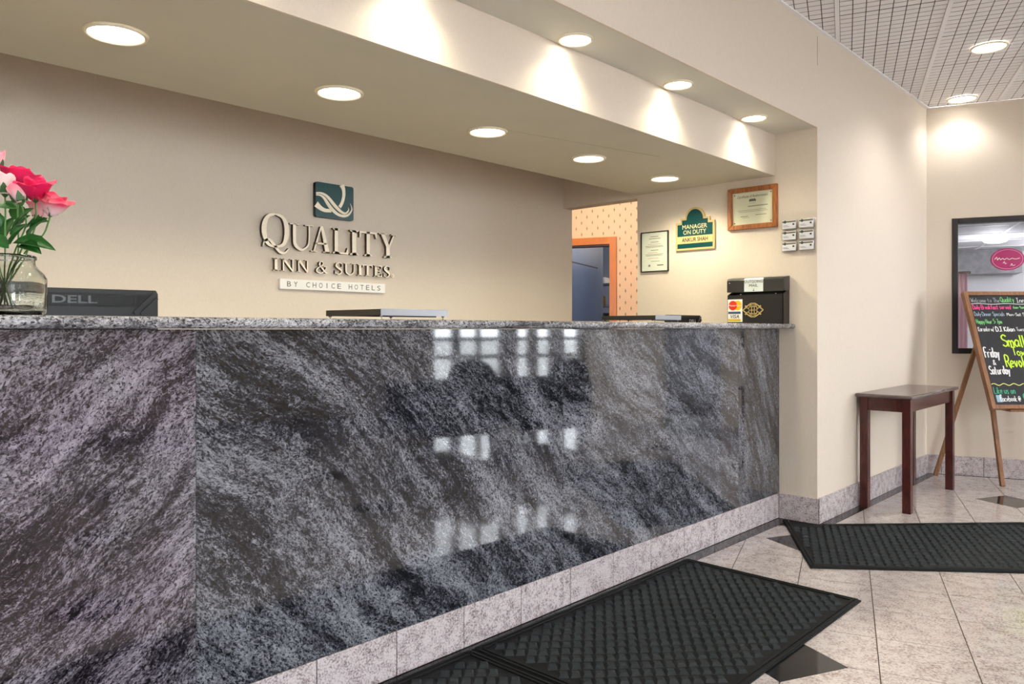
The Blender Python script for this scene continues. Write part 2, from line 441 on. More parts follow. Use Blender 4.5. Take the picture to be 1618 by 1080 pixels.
def hand(mb, s, x0, z0, h, width, y, w, m=0, slope=0.0):
    adv = {'m': 6.8, 'w': 6.8, 'W': 7.4, 'M': 7.4, 'i': 2.6, 'l': 2.8, ' ': 3.4, '.': 2.2, '@': 7.6, 'Q': 7.4}
    tot = sum(adv.get(c, 6.0) for c in s)
    sx = width / tot; sz = h / 10.0; x = 0.0
    for c in s:
        if c in HW:
            dz = random.uniform(-0.3, 0.3)
            for st in HW[c].split(';'):
                p = [tuple(map(float, q.split(','))) for q in st.split()]
                mb.ribbon([(x0 + (x + a) * sx, z0 + (b + dz) * sz + slope * (x + a) * sx) for a, b in p], [w] * len(p), y - 0.0006, y, m, n=3)
        x += adv.get(c, 6.0)

# ------------------------------------------------------------------ structure
RG = GA - math.pi / 2            # frame with local x = g2, local y = g1
U0 = -2.6                        # left closing wall
def sbox(name, m, x0, x1, y0, y1, z0, z1, parent=None, rotz=0.0):
    o = MB().box(x0, x1, y0, y1, z0, z1).build(name, m, parent, rotz=rotz)
    if parent is None:
        struct(o)
    return o
sbox('wall_back', M_WALL, U0, END_U + 0.105, BACK_V, BACK_V + 0.1, 0, 2.75)
e = MB(); e.box(END_U, END_U + 0.105, WALL_V + 0.1, 3.05, 0, 2.75).box(END_U, END_U + 0.105, 3.05, BACK_V, 2.063, 2.75)
struct(e.build('wall_end', M_WALL))
e = MB(); prismz(e, [(END_U, WALL_V), (6.742, WALL_V), (6.79, WALL_V + 0.1), (END_U, WALL_V + 0.1)], 0, CEIL_Z)
wr = struct(e.build('wall_right', M_WALL))
MB().box(END_U - 0.001, END_U + 0.0015, WALL_V - 0.0006, WALL_V, 2.70, 2.87).build('wallpaper_seam', M_INK, wr)
sbox('wall_header', M_WALL, U0, END_U, WALL_V, WALL_V + 0.012, HEAD_Z, CEIL_Z)
sbox('ceiling_recess', mat('recess_paint', (214, 212, 200), 0.6), U0, END_U, WALL_V + 0.012, FASC_V, HEAD_Z, HEAD_Z + 0.04)
sbox('wall_fascia', M_WALL, U0, END_U, FASC_V, FASC_V + 0.012, SOFF_Z, HEAD_Z)
so = sbox('ceiling_soffit', M_SOFF, U0, END_U, FASC_V + 0.012, 3.05, SOFF_Z, SOFF_Z + 0.05)
MB().bar((2.62, 2.50, SOFF_Z - 0.0003), (3.60, 2.28, SOFF_Z - 0.0003), 0.002, 0.0006).build('plaster_joint', mat('joint_crack', (150, 142, 122), 0.8), so)  # thin line of a drywall joint crack
sbox('wall_soffit_rear', M_WALL, U0, END_U, 3.03, 3.05, SOFF_Z + 0.05, 2.75)
sbox('wall_left', M_WALL, U0 - 0.1, U0, -6.4, 3.82, 0, CEIL_Z)
sbox('ceiling_hall', M_PAINT, U0, 13.5, WALL_V + 0.1, 10.5, 2.75, 2.85)
# far wall with the dark-framed window and a glass door further along
fw = MB()
WX0, WX1, WZ0, WZ1 = 0.774, 2.05, 0.955, 2.017
DX0, DX1, DZ1 = 2.36, 3.30, 2.10
fw.box(0.45, WX0, FAR_G, FAR_G + 0.1, 0, CEIL_Z).box(WX0, WX1, FAR_G, FAR_G + 0.1, 0, WZ0).box(WX0, WX1, FAR_G, FAR_G + 0.1, WZ1, CEIL_Z)
fw.box(WX1, DX0, FAR_G, FAR_G + 0.1, 0, CEIL_Z).box(DX0, DX1, FAR_G, FAR_G + 0.1, DZ1, CEIL_Z).box(DX1, WIN_G + 0.1, FAR_G, FAR_G + 0.1, 0, CEIL_Z)
struct(fw.build('wall_far', M_WALL, rotz=RG))
M_DFRAME = mat('dark_window_frame', (26, 22, 24), 0.35)
w = sroot('window_1', rotz=RG)
f = MB(); t = 0.042
f.box(WX0, WX0 + t, FAR_G - 0.012, FAR_G + 0.08, WZ0, WZ1).box(WX1 - t, WX1, FAR_G - 0.012, FAR_G + 0.08, WZ0, WZ1)
f.box(WX0 + t, WX1 - t, FAR_G - 0.012, FAR_G + 0.08, WZ0, WZ0 + t).box(WX0 + t, WX1 - t, FAR_G - 0.012, FAR_G + 0.08, WZ1 - t, WZ1)
f.build('window_frame', M_DFRAME, w, bevel=0.003)
MB().box(WX0 + t, WX1 - t, FAR_G + 0.03, FAR_G + 0.036, WZ0 + t, WZ1 - t).build('pane', M_PANE, w)
d = sroot('door_2', rotz=RG)
f = MB(); t = 0.07
f.box(DX0, DX0 + t, FAR_G + 0.02, FAR_G + 0.07, 0.01, DZ1).box(DX1 - t, DX1, FAR_G + 0.02, FAR_G + 0.07, 0.01, DZ1).box(DX0 + t, DX1 - t, FAR_G + 0.02, FAR_G + 0.07, 0.01, 0.2).box(DX0 + t, DX1 - t, FAR_G + 0.02, FAR_G + 0.07, DZ1 - t, DZ1)
f.build('door_frame', mat('aluminium', (150, 150, 152), 0.35, metal=0.8), d)
MB().box(DX0 + t, DX1 - t, FAR_G + 0.04, FAR_G + 0.046, 0.2, DZ1 - t).build('pane', M_PANE, d)
# room behind the window
BR = 13.6
M_BRW = mat('breakfast_wall', (226, 226, 230), 0.5)
M_BULK = mat('bulkhead_grey', (120, 120, 126), 0.4, noise=0.3, nscale=12)
sbox('wall_breakfast_left', M_BRW, 0.40, 0.45, FAR_G + 0.1, BR, 0, 2.75, rotz=RG)
sbox('wall_breakfast_right', M_BRW, 4.85, 4.95, FAR_G + 0.1, BR, 0, 2.75, rotz=RG)
sbox('wall_breakfast_back', M_BRW, 0.40, 4.95, BR, BR + 0.1, 0, 2.75, rotz=RG)
sbox('wall_breakfast_bulkhead', M_BULK, 0.45, 2.35, BR - 0.5, BR - 0.002, 1.96, 2.32, rotz=RG)
cb = sbox('ceiling_breakfast', mat('breakfast_ceiling', (214, 214, 220), 0.7, noise=0.05, nscale=8, stretch=(0.3, 6, 1)), 0.40, 4.95, FAR_G + 0.1, BR, 2.32, 2.42, rotz=RG)
for k in range(7):
    MB().box(0.45, 4.85, 7.6 + 0.85 * k, 7.63 + 0.85 * k, 2.315, 2.32).build('ceiling_bar', M_TBAR, cb)
for k in range(5):
    MB().box(0.9 + 0.85 * k, 0.93 + 0.85 * k, FAR_G + 0.1, BR, 2.315, 2.32).build('ceiling_bar', M_TBAR, cb)
# hall with peach wallpaper, door casing and the blue-grey office
def peach():
    m = bpy.data.materials.new('peach_wallpaper'); nt = NT(m)
    tc = nt.add('ShaderNodeTexCoord'); sp = nt.add('ShaderNodeSeparateXYZ'); nt.link(tc.outputs['Object'], sp.inputs[0])
    def mt(op, a, b=None):
        n = nt.add('ShaderNodeMath', operation=op)
        for k, q in enumerate((a, b)):
            if q is None:
                continue
            if isinstance(q, (int, float)):
                n.inputs[k].default_value = q
            else:
                nt.link(q, n.inputs[k])
        return n.outputs[0]
    def lattice(off):
        r = []
        for s_, per, half in ((sp.outputs['X'], 0.122, 0.0085), (sp.outputs['Z'], 0.124, 0.024)):
            fr = mt('FRACT', mt('ADD', mt('DIVIDE', s_, per), 40.0 + off))
            r.append(mt('DIVIDE', mt('MULTIPLY', mt('ABSOLUTE', mt('SUBTRACT', fr, 0.5)), per), half))
        return mt('LESS_THAN', mt('ADD', r[0], r[1]), 1.0)
    k = mt('MAXIMUM', lattice(0.0), lattice(0.5))
    mx = nt.add('ShaderNodeMix', data_type='RGBA'); nt.link(k, mx.inputs[0])
    mx.inputs[6].default_value = (*lin((244, 203, 166)), 1); mx.inputs[7].default_value = (*lin((165, 130, 95)), 1)
    nt.link(mx.outputs[2], nt.b.inputs['Base Color']); nt.b.inputs['Roughness'].default_value = 0.6
    return m
PG = 7.965
P0, P1, PZ = -3.22, -2.305, 2.054
pw = MB().box(-5.0, P0, PG, PG + 0.1, 0, 2.75).box(P0, P1, PG, PG + 0.1, PZ, 2.75).box(P1, 0.40, PG, PG + 0.1, 0, 2.75)
struct(pw.build('wall_hall', peach(), rotz=RG))
M_CASE = mat('orange_varnished_casing', (204, 110, 0), 0.35, noise=0.12, nscale=20, stretch=(1, 1, 0.2))
d1 = sroot('door_1', rotz=RG)
cw = 0.075
MB().prism([(P1, 0), (P1 + cw, 0), (P1 + cw, PZ + cw), (P1, PZ)], XZ, PG - 0.02, PG, 0).build('casing_jamb', M_CASE, d1)
MB().prism([(P0 - cw, 0), (P0, 0), (P0, PZ), (P0 - cw, PZ + cw)], XZ, PG - 0.02, PG, 0).build('casing_jamb', M_CASE, d1)
MB().prism([(P0, PZ), (P1, PZ), (P1 + cw, PZ + cw), (P0 - cw, PZ + cw)], XZ, PG - 0.02, PG, 0).build('casing_head', M_CASE, d1)
MB().box(P0, P1, PG, PG + 0.1, PZ - 0.02, PZ - 0.001).build('door_stop', mat('dark_stop', (60, 30, 24), 0.5), d1)
# pale vertical corner trim at the right of the hall wall
tr = MB().box(-1.97, -1.92, PG - 0.03, PG, 0, 2.05).build('trim_1', mat('pale_trim', (214, 176, 140), 0.5), rotz=RG); struct(tr)
OG = -3.37
sbox('wall_office_left', M_DARKRM, OG - 0.1, OG, PG + 0.1, 11.27, 0, 2.75, rotz=RG)
sbox('wall_office_right', M_DARKRM, -1.3, -1.2, PG + 0.1, 13.4, 0, 2.75, rotz=RG)
sbox('wall_office_back', M_DARKRM, -5.5, -1.2, 13.4, 13.5, 0, 2.75, rotz=RG)
sbox('wall_office_side', M_DARKRM, -5.6, -5.5, 11.0, 13.5, 0, 2.75, rotz=RG)
sbox('wall_hall_left', M_WALL, -5.1, -5.0, 1.0, 11.0, 0, 2.75, rotz=RG)
d3 = sroot('door_3', rotz=RG)
MB().box(OG + 0.002, OG + 0.03, 8.3, 10.93, 0.01, 2.03).build('door_leaf', mat('slate_door', (110, 119, 140), 0.35, noise=0.05, nscale=3), d3)
MB().box(OG + 0.001, OG + 0.006, 8.3, 10.98, 2.032, 2.055).build('door_gap', mat('door_gap_dark', (30, 33, 42), 0.6), d3)
MB().box(OG + 0.001, OG + 0.006, 10.932, 10.98, 0.01, 2.032).build('door_gap', MATS['door_gap_dark'], d3)
# lobby window wall
M_WFR = mat('window_frame_white', (196, 196, 198), 0.4)
ww = MB()
ww.box(WIN_G, WIN_G + 0.1, -4.9, -4.2, 0, CEIL_Z).box(WIN_G, WIN_G + 0.1, 0.2, 4.74, 0, CEIL_Z)
ww.box(WIN_G, WIN_G + 0.1, -4.2, 0.2, 2.6, CEIL_Z).box(WIN_G, WIN_G + 0.1, 4.74, FAR_G, 2.6, CEIL_Z)
ww.box(WIN_G, WIN_G + 0.1, -4.2, 0.2, 0, 0.12).box(WIN_G, WIN_G + 0.1, 4.74, FAR_G, 0, 0.12)
struct(ww.build('wall_window', M_WALL, rotz=RG))
def glazing(name, y0, y1, posts, bars):
    r = sroot(name, rotz=RG)
    for a, b in posts:
        MB().box(WIN_G + 0.0, WIN_G + 0.09, a, b, 0.12, 2.6).build('mullion', M_WFR, r)
    for z in bars:
        MB().box(WIN_G + 0.02, WIN_G + 0.07, y0, y1, z - 0.025, z + 0.025).build('transom', M_WFR, r)
    MB().box(WIN_G + 0.045, WIN_G + 0.051, y0, y1, 0.12, 2.6).build('pane', M_PANE, r)
glazing('window_2', 4.74, FAR_G, [(4.74, 4.80), (5.04, 5.14), (5.37, 5.42), (5.69, 5.95), (6.10, 6.24), (6.42, 6.64), (6.86, 6.95)], (0.16, 0.80, 1.02, 2.56))
glazing('window_added', -4.2, 0.2, [(-4.2, -4.14), (-3.12, -3.06), (-2.03, -1.97), (-0.94, -0.88), (0.14, 0.2)], (0.16, 1.02, 2.56))  # unseen window bank, added to bring broad daylight into the lobby
gr = MB(); gr.box(-40, 60, -60, 30, -0.4, -0.12); struct(gr.build('ground', mat('outdoor_paving', (168, 168, 166), 0.8, noise=0.1, nscale=2)))

# floor: grout bed, granite tiles, black insets and border
fb = MB(); prismz(fb, [(U0 - 0.1, 3.9), (U0 - 0.1, -6.5), (9.3, -3.3), (13.5, 1.0), (13.5, 9), (2, 9), (2, 3.9)], -0.1, -0.004)
floor = struct(fb.build('floor', M_GROUT))
TG1, TG2 = 0.317, 0.302
A1, A2 = 2.852, -0.195          # a joint crossing that carries a black inset
def uv2g(p):
    return (p[0] * G2.x + p[1] * G2.y, p[0] * G1.x + p[1] * G1.y)
EDGE = 0.075                      # black border along counter and long wall
def frame_px(p):
    c, s = math.cos(YAW), math.sin(YAW)
    d_ = p.x * c + p.y * s; r_ = p.x * s - p.y * c
    return (809 + 1216 * r_ / d_, 519 + 1216 * EYE / d_, d_) if d_ > 0.3 else (-9999, 0, d_)
# half planes in (g2, g1) for v <= limit
nv = (G2.y, G1.y)                # v = g2*G2.y + g1*G1.y
nu = (G2.x, G1.x)
full_me = None
rest = MB()
ntile = 0
J = 0.0019
for i in range(-26, 14):
    for j in range(-14, 18):
        y0 = A1 + i * TG1 + J; y1 = y0 + TG1 - 2 * J; x0 = A2 + j * TG2 + J; x1 = x0 + TG2 - 2 * J
        sq = [(x0, y0), (x1, y0), (x1, y1), (x0, y1)]
        ar = area(sq)
        q = clip(sq, (0, 1), FAR_G - 0.03); q = clip(q, (1, 0), WIN_G) if q else q
        cu = (x0 + x1) / 2 * G2.x + (y0 + y1) / 2 * G1.x
        q = clip(q, nv, (FACE_V if cu < END_U - 0.1 else WALL_V) - EDGE) if q else q
        if q and cu < END_U - 0.1:
            q = clip(q, nu, END_U - 0.012)
        q = clip(q, (-nu[0], -nu[1]), 2.6) if q else q
        for di in (0, 1):
            for dj in (0, 1):
                if (i + di) % 5 == 0 and (j + dj) % 4 == 0 and q:
                    cx_, cy_ = A2 + (j + dj) * TG2, A1 + (i + di) * TG1
                    sx_ = -1 if dj else 1; sy_ = -1 if di else 1
                    # sx*(x-cx)+sy*(y-cy) >= 0.207
                    q = clip(q, (-sx_, -sy_), -(sx_ * cx_ + sy_ * cy_) - 0.207)
        if not q or area(q) < 0.0006:
            continue
        px = frame_px(gp((y0 + y1) / 2, (x0 + x1) / 2))
        if 880 < px[0] < 1900 and 700 < px[1] < 1350 and ntile < 290:
            c0 = gp((y0 + y1) / 2, (x0 + x1) / 2); cxx, cyy = (x0 + x1) / 2, (y0 + y1) / 2
            if abs(area(q) - ar) < 1e-6:
                if full_me is None:
                    mb = MB(); prismz(mb, [(a - cxx, b - cyy) for a, b in sq], -0.008, 0.0)
                    full_me = mb.build('tile', M_TILE, floor, loc=c0, rotz=RG).data
                else:
                    link('tile', full_me, floor, c0, RG)
            else:
                mb = MB(); prismz(mb, [(a - cxx, b - cyy) for a, b in q], -0.008, 0.0); mb.build('tile', M_TILE, floor, loc=c0, rotz=RG)
            ntile += 1
        else:
            prismz(rest, q, -0.008, 0.0)
o = rest.build('tile_field', M_TILE, floor, rotz=RG); o['kind'] = 'stuff'
for i in range(-25, 15, 5):
    for j in range(-12, 17, 4):
        cx_, cy_ = A2 + j * TG2, A1 + i * TG1
        q = [(cx_ - 0.204, cy_), (cx_, cy_ - 0.204), (cx_ + 0.204, cy_), (cx_, cy_ + 0.204)]
        cu = cx_ * G2.x + cy_ * G1.x; cv = cx_ * G2.y + cy_ * G1.y
        q = clip(q, nv, (FACE_V if cu < END_U - 0.1 else WALL_V) - EDGE); q = clip(q, (0, 1), FAR_G - 0.03) if q else q
        q = clip(q, (1, 0), WIN_G) if q else q
        if q and area(q) > 0.004 and cu > U0 and cv > -6:
            mb = MB(); prismz(mb, [(a - cx_, b - cy_) for a, b in q], -0.008, 0.0); mb.build('black_inset_tile', M_BLACKT, floor, loc=gp(cy_, cx_), rotz=RG)
def border(p, q, w, n):
    p = Vector(p); q = Vector(q); L = (q - p).length; d_ = (q - p).normalized(); nn = Vector((-d_.y, d_.x, 0))
    ang = math.atan2(d_.y, d_.x)
    mb = MB().box(0.001, L / n - 0.001, 0, w, -0.008, 0.0); me = None
    for k in range(n):
        c0 = p + d_ * (L / n * k)
        if me is None:
            me = mb.build('border_tile', M_BLACKT, floor, loc=c0, rotz=ang).data
        else:
            link('border_tile', me, floor, c0, ang)
border((U0, FACE_V - EDGE + 0.002, 0), (END_U - 0.012, FACE_V - EDGE + 0.002, 0), EDGE - 0.002, 23)
border((END_U - 0.075, WALL_V - EDGE + 0.002, 0), (6.75, WALL_V - EDGE + 0.002, 0), EDGE - 0.002, 7)
border(gp(FAR_G - 0.028, 0.56), gp(FAR_G - 0.028, WIN_G), 0.02, 14)

# skirting tiles
def skirting(name, p, q, first, step, h=0.15, th=0.012):
    """granite skirting tiles from p to q; the tile faces lie on the right of p->q"""
    p = Vector(p); q = Vector(q); L = (q - p).length; d_ = (q - p).normalized(); ang = math.atan2(d_.y, d_.x)
    r = sroot(name, loc=p, rotz=ang)
    xs = [0.0]; x = first
    while x < L - 0.02:
        xs.append(x); x += step
    xs.append(L)
    cache = {}
    for a, b in zip(xs, xs[1:]):
        k = round(b - a, 4)
        if k not in cache:
            cache[k] = MB().box(0.0016, b - a - 0.0016, -th, 0, 0.001, h).build('tile', M_PLINTH, r, bevel=0.0008, loc=(a, 0, 0)).data
        else:
            link('tile', cache[k], r, (a, 0, 0), 0, 0.0008)
    MB().box(0, L, -th * 0.6, 0, 0, h - 0.002).build('grout_bed', mat('skirting_grout', (60, 50, 48), 0.9), r)
    return r
skirting('baseboard_end', (END_U, FACE_V - 0.002, 0), (END_U, WALL_V - 0.012, 0), 0.5, 0.305)
skirting('baseboard_right', (END_U, WALL_V, 0), (6.74, WALL_V, 0), 0.19, 0.305)
skirting('baseboard_far', gp(FAR_G, 0.60), gp(FAR_G, DX0), 0.10, 0.29)
skirting('baseboard_window', gp(4.74, WIN_G), gp(0.2, WIN_G), 0.3, 0.305)

# lobby ceiling: T-bars and slotted acoustic tiles
cs = MB(); prismz(cs, [(U0 - 0.1, 1.85), (U0 - 0.1, -6.5), (9.1, -2.4), (6.8, 1.85)], CEIL_Z + 0.03, CEIL_Z + 0.1)
ceil = struct(cs.build('ceiling', M_CEILP))
CT1, CT2 = 0.585, 0.5645
CA1, CA2 = 5.293, -0.040
ctile = MB()
for i in range(-17, 3):
    for j in range(-8, 10):
        y0 = CA1 + i * CT1; y1 = y0 + CT1; x0 = CA2 + j * CT2 + 0.012; x1 = x0 + CT2 - 0.024
        mids = [(x0, y0), (x1, y0), (x1, y1), (x0, y1)]
        def cut(q):
            q = clip(q, nv, WALL_V - 0.002)
            q = clip(q, (0, 1), FAR_G - 0.002) if q else q
            q = clip(q, (1, 0), WIN_G) if q else q
            return clip(q, (-nu[0], -nu[1]), 2.6) if q else q
        base = cut([(x0, y0 + 0.002), (x1, y0 + 0.002), (x1, y1 - 0.002), (x0, y1 - 0.002)])
        if not base or area(base) < 0.0015:
            continue
        near = i >= -4 and -2 <= j <= 5
        mb = MB()
        c0x, c0y = (x0 + x1) / 2, (y0 + y1) / 2
        loc = gp(c0y, c0x, CEIL_Z)
        if near:
            prismz(mb, [(a - c0x, b - c0y) for a, b in base], 0.002, 0.02, 1)
            nx, ny = 8, 9
            for a in range(nx):
                for b in range(ny):
                    px0 = x0 + (x1 - x0) * a / nx + 0.0025; px1 = x0 + (x1 - x0) * (a + 1) / nx - 0.0025
                    py0 = y0 + (y1 - y0) * b / ny + 0.0048 + (0.004 if b == 0 else 0); py1 = y0 + (y1 - y0) * (b + 1) / ny - 0.0048
                    q = cut([(px0, py0), (px1, py0), (px1, py1), (px0, py1)])
                    if q and area(q) > 1e-5:
                        prismz(mb, [(p_ - c0x, q_ - c0y) for p_, q_ in q], 0.0, 0.002, 0)
            mb.build('ceiling_tile', [M_CEILP, M_CEILG], ceil, loc=loc, rotz=RG)
        else:
            prismz(ctile, base, CEIL_Z, CEIL_Z + 0.02)
o = ctile.build('ceiling_tile_field', M_CEILP, ceil, rotz=RG); o['kind'] = 'stuff'
for j in range(-8, 10):
    x = CA2 + j * CT2
    q = clip([(x - 0.012, -5.0), (x + 0.012, -5.0), (x + 0.012, FAR_G), (x - 0.012, FAR_G)], nv, WALL_V - 0.002)
    q = clip(q, (-nu[0], -nu[1]), 2.6) if q else q
    if q and x < WIN_G:
        mb = MB(); prismz(mb, q, CEIL_Z - 0.006, CEIL_Z + 0.02); mb.build('t_bar', M_TBAR, ceil, rotz=RG)
MB().box(END_U - 7.0, 6.742, WALL_V - 0.022, WALL_V, CEIL_Z - 0.008, CEIL_Z).build('wall_angle', M_TBAR, ceil)

# ------------------------------------------------------------------ lamps
def downlight(name, label, loc, r, group, energy, angle, blend, colour, trim=0.016, light_r=0.05):
    t = thing(name, label, 'ceiling light', loc, 0, group)
    MB().lathe([(r, -0.001), (r + trim * 0.2, -0.008), (r + trim * 0.7, -0.008), (r + trim, -0.001), (r + trim, 0.0), (r, 0.0)], 36, close=False).build('trim_ring', M_TRIMW, t, smooth=True)
    MB().lathe([(r, -0.002), (r * 0.96, -0.003)], 36).build('lens', M_LENS, t)
    if energy > 0:
        l = bpy.data.lights.new('lamp', 'SPOT'); l.energy = energy; l.spot_size = math.radians(angle); l.spot_blend = blend
        l.color = colour; l.shadow_soft_size = light_r
        lo = bpy.data.objects.new('lamp', l); COL.objects.link(lo); lo.parent = t; lo.location = (0, 0, -0.03)
    return t
WARM = (1.0, 0.90, 0.66)
NEUT = (1.0, 0.98, 0.97)
sl = [(-0.75, 'fifth, beyond the vase'), (0.08, 'beyond the vase')]
names5 = ['largest round soffit downlight, above the vase of roses', 'second round soffit downlight from the left, above the raised letters', 'middle one of the five soffit downlights over the desk', 'fourth round soffit downlight, left of the doorway beam', 'smallest round soffit downlight, nearest the framed certificates']
for x, n in zip((0.92, 1.755, 2.585, 3.37, 4.145), names5):
    downlight('downlight', n, (x, 2.585, SOFF_Z), 0.08, 'soffit downlights behind the counter', SPOT_COUNTER, 150, 0.6, WARM)
downlight('downlight', 'soffit downlight above the far left end of the desk', (0.08, 2.585, SOFF_Z), 0.08, 'soffit downlights behind the counter', SPOT_COUNTER, 150, 0.6, WARM)
downlight('downlight', 'soffit downlight at the left wall end of the desk', (-0.76, 2.585, SOFF_Z), 0.08, 'soffit downlights behind the counter', SPOT_COUNTER, 150, 0.6, WARM)
for x, n in zip((2.477, 3.275, 4.085), ('largest downlight in the narrow recess above the counter', 'middle downlight in the narrow recess above the counter', 'downlight in the narrow recess nearest the end wall')):
    downlight('recess_downlight', n, (x, 1.968, HEAD_Z), 0.062, 'downlights in the counter recess', SPOT_HEADER, 135, 1.0, WARM, trim=0.012, light_r=0.03)
for x, n in zip((1.67, 0.87, 0.07), ('recess downlight above the raised letters, beyond the top edge', 'recess downlight above the left granite slab joint', 'recess downlight above the vase of roses')):
    downlight('recess_downlight', n, (x, 1.968, HEAD_Z), 0.062, 'downlights in the counter recess', SPOT_HEADER, 135, 1.0, WARM, trim=0.012, light_r=0.03)
lob = [((5.535, 1.114), 'round lobby ceiling light in the middle of the slotted tiles'), ((6.64, 1.516), 'round lobby ceiling light close to the far wall corner'),
       ((7.1, 0.2), 'lobby ceiling light over the dark-framed window'), ((7.6, -1.2), 'lobby ceiling light near the glass door'),
       ((4.3, 0.3), 'lobby ceiling light over the right mat'), ((2.6, 0.3), 'lobby ceiling light in front of the counter middle'), ((1.0, 0.3), 'lobby ceiling light in front of the counter left half'),
       ((5.4, -1.4), 'lobby ceiling light over the armchair'), ((3.2, -1.9), 'lobby ceiling light in the middle of the lobby'), ((0.6, -2.2), 'lobby ceiling light towards the added side windows')]
for (x, y), n in lob:
    downlight('lobby_downlight', n, (x, y, CEIL_Z - 0.006), 0.09, 'round lights in the lobby ceiling', SPOT_LOBBY * (0.3 if 'corner' in n else 1.0), 140, 0.7, NEUT)
def flush_lamp(label, loc, e, colour, size):
    t = thing('flush_lamp', label, 'ceiling light', loc)
    MB().lathe([(0.02, 0.0), (0.15, 0.0), (0.16, -0.03), (0.12, -0.07), (0.05, -0.085), (0.01, -0.088)], 28).build('shade', mat('opal_' + label.split()[0], (250, 240, 225), 0.4, emit=colour, estr=4.0), t, smooth=True)
    l = bpy.data.lights.new('lamp', 'POINT'); l.energy = e; l.color = colour; l.shadow_soft_size = size
    lo = bpy.data.objects.new('lamp', l); COL.objects.link(lo); lo.parent = t; lo.location = (0, 0, -0.25)
flush_lamp('warm flush ceiling lamp in the peach hallway', (*gp(6.6, -2.3).to_2d(), 2.75), 44, (1.0, 0.88, 0.72), 0.15)
flush_lamp('cool flush ceiling lamp in the blue office', (*gp(9.6, -2.3).to_2d(), 2.75), 30, (0.75, 0.85, 1.0), 0.15)
flush_lamp('office flush lamp added out of view to light the shelves', (*gp(12.0, -2.6).to_2d(), 2.75), 16, (1.0, 0.85, 0.7), 0.15)  # lamp added out of sight to brighten the shelf unit
for k, (a, b) in enumerate(((9.0, 4.2), (11.4, 1.75), (12.3, 2.6), (10.2, 3.6), (12.0, 4.3))):
    flush_lamp(('white', 'bright', 'pale', 'opal', 'round')[k] + ' flush lamp on the breakfast room ceiling', (*gp(a, b).to_2d(), 2.32), 15, (0.95, 0.96, 1.0), 0.15)
for nm, y0, y1 in (('daylight_right', 4.74, FAR_G), ('daylight_left', -4.2, 0.2)):
    l = bpy.data.lights.new(nm, 'AREA'); l.shape = 'RECTANGLE'; l.size = y1 - y0; l.size_y = 2.48; l.cycles.is_portal = True
    lo = bpy.data.objects.new(nm, l); COL.objects.link(lo)
    lo.location = gp((y0 + y1) / 2, WIN_G + 0.12, 1.36)
    lo.rotation_euler = (math.pi / 2, 0, math.atan2(-G2.y, -G2.x) - math.pi / 2 + math.pi)

# ------------------------------------------------------------------ reception counter
ct = thing('reception_counter', 'long reception counter faced with streaked dark grey polished granite slabs', 'counter', (0, FACE_V, 0))
joints = [-2.59, -0.62, 0.921, 2.462, 4.003, END_U - 0.003]
for k in range(5):
    mm = (M_GR[1], M_GR[0], M_GR[1], M_GR[2], M_GR[3])[k]
    MB().box(joints[k] + 0.0008, joints[k + 1] - 0.0008, 0, 0.03, 0.152, 1.148).build('granite_panel', mm, ct, bevel=0.0006)
MB().box(-2.59, END_U - 0.003, 0.03, 0.36, 0.002, 1.148).build('carcass', mat('carcass_dark', (40, 38, 38), 0.6), ct)
MB().box(-2.59, END_U - 0.003, 0.004, 0.03, 0.002, 0.151).build('grout_bed', MATS['skirting_grout'], ct)
x = 1.596 - 0.3045 * 14; me = None
while x < END_U - 0.02:
    a = max(x, -2.59); b = min(x + 0.3045, END_U - 0.003)
    MB().box(a + 0.0018, b - 0.0018, 0.0, 0.012, 0.002, 0.150).build('plinth_tile', M_PLINTH, ct, bevel=0.0008)
    x += 0.3045
SL0, SL1, SZ0, SZ1 = 1.92, 2.44, 1.150, 1.180
prof = []
for k in range(9):
    a = math.pi / 2 + math.pi * k / 8
    prof.append((SL0 + 0.015 + 0.015 * math.cos(a), 1.165 + 0.015 * math.sin(a)))
prof += [(SL1, SZ0), (SL1, SZ1)]
wt = MB(); wt.prism(prof, lambda p, q, t: (t, p, q), -2.59, END_U - 0.003)
tag(wt.build('worktop', M_GRTOP), 'polished grey granite worktop with rounded front edge along the counter', 'worktop')

# ------------------------------------------------------------------ hotel sign on the back wall
def sf(parts, mb, x0, w, z0, h, y0, y1):
    """parts in unit letter space (x 0..1, z 0..1)"""
    X = lambda p: (x0 + p[0] * w, z0 + p[1] * h)
    for kind, *a in parts:
        if kind == 'p':
            mb.prism([X(p) for p in a[0]], XZ, y0, y1, 0, 1)
        else:
            mb.ribbon([X(p) for p in a[0]], [q * h for q in a[1]], y0, y1, 0, 1)
def rect(a, b, c, d):
    return ('p', [(a, c), (b, c), (b, d), (a, d)])
def stem(x, w, lo=True, hi=True, sw=0.16, z0=0.0, z1=1.0):
    r = [rect(x - w / 2, x + w / 2, z0, z1)]
    if lo:
        r.append(('p', [(x - w / 2 - sw, z0), (x + w / 2 + sw, z0), (x + w / 2 + sw, z0 + 0.035), (x + w / 2, z0 + 0.09), (x - w / 2, z0 + 0.09), (x - w / 2 - sw, z0 + 0.035)]))
    if hi:
        r.append(('p', [(x - w / 2 - sw, z1), (x - w / 2 - sw, z1 - 0.035), (x - w / 2, z1 - 0.09), (x + w / 2, z1 - 0.09), (x + w / 2 + sw, z1 - 0.035), (x + w / 2 + sw, z1)]))
    return r
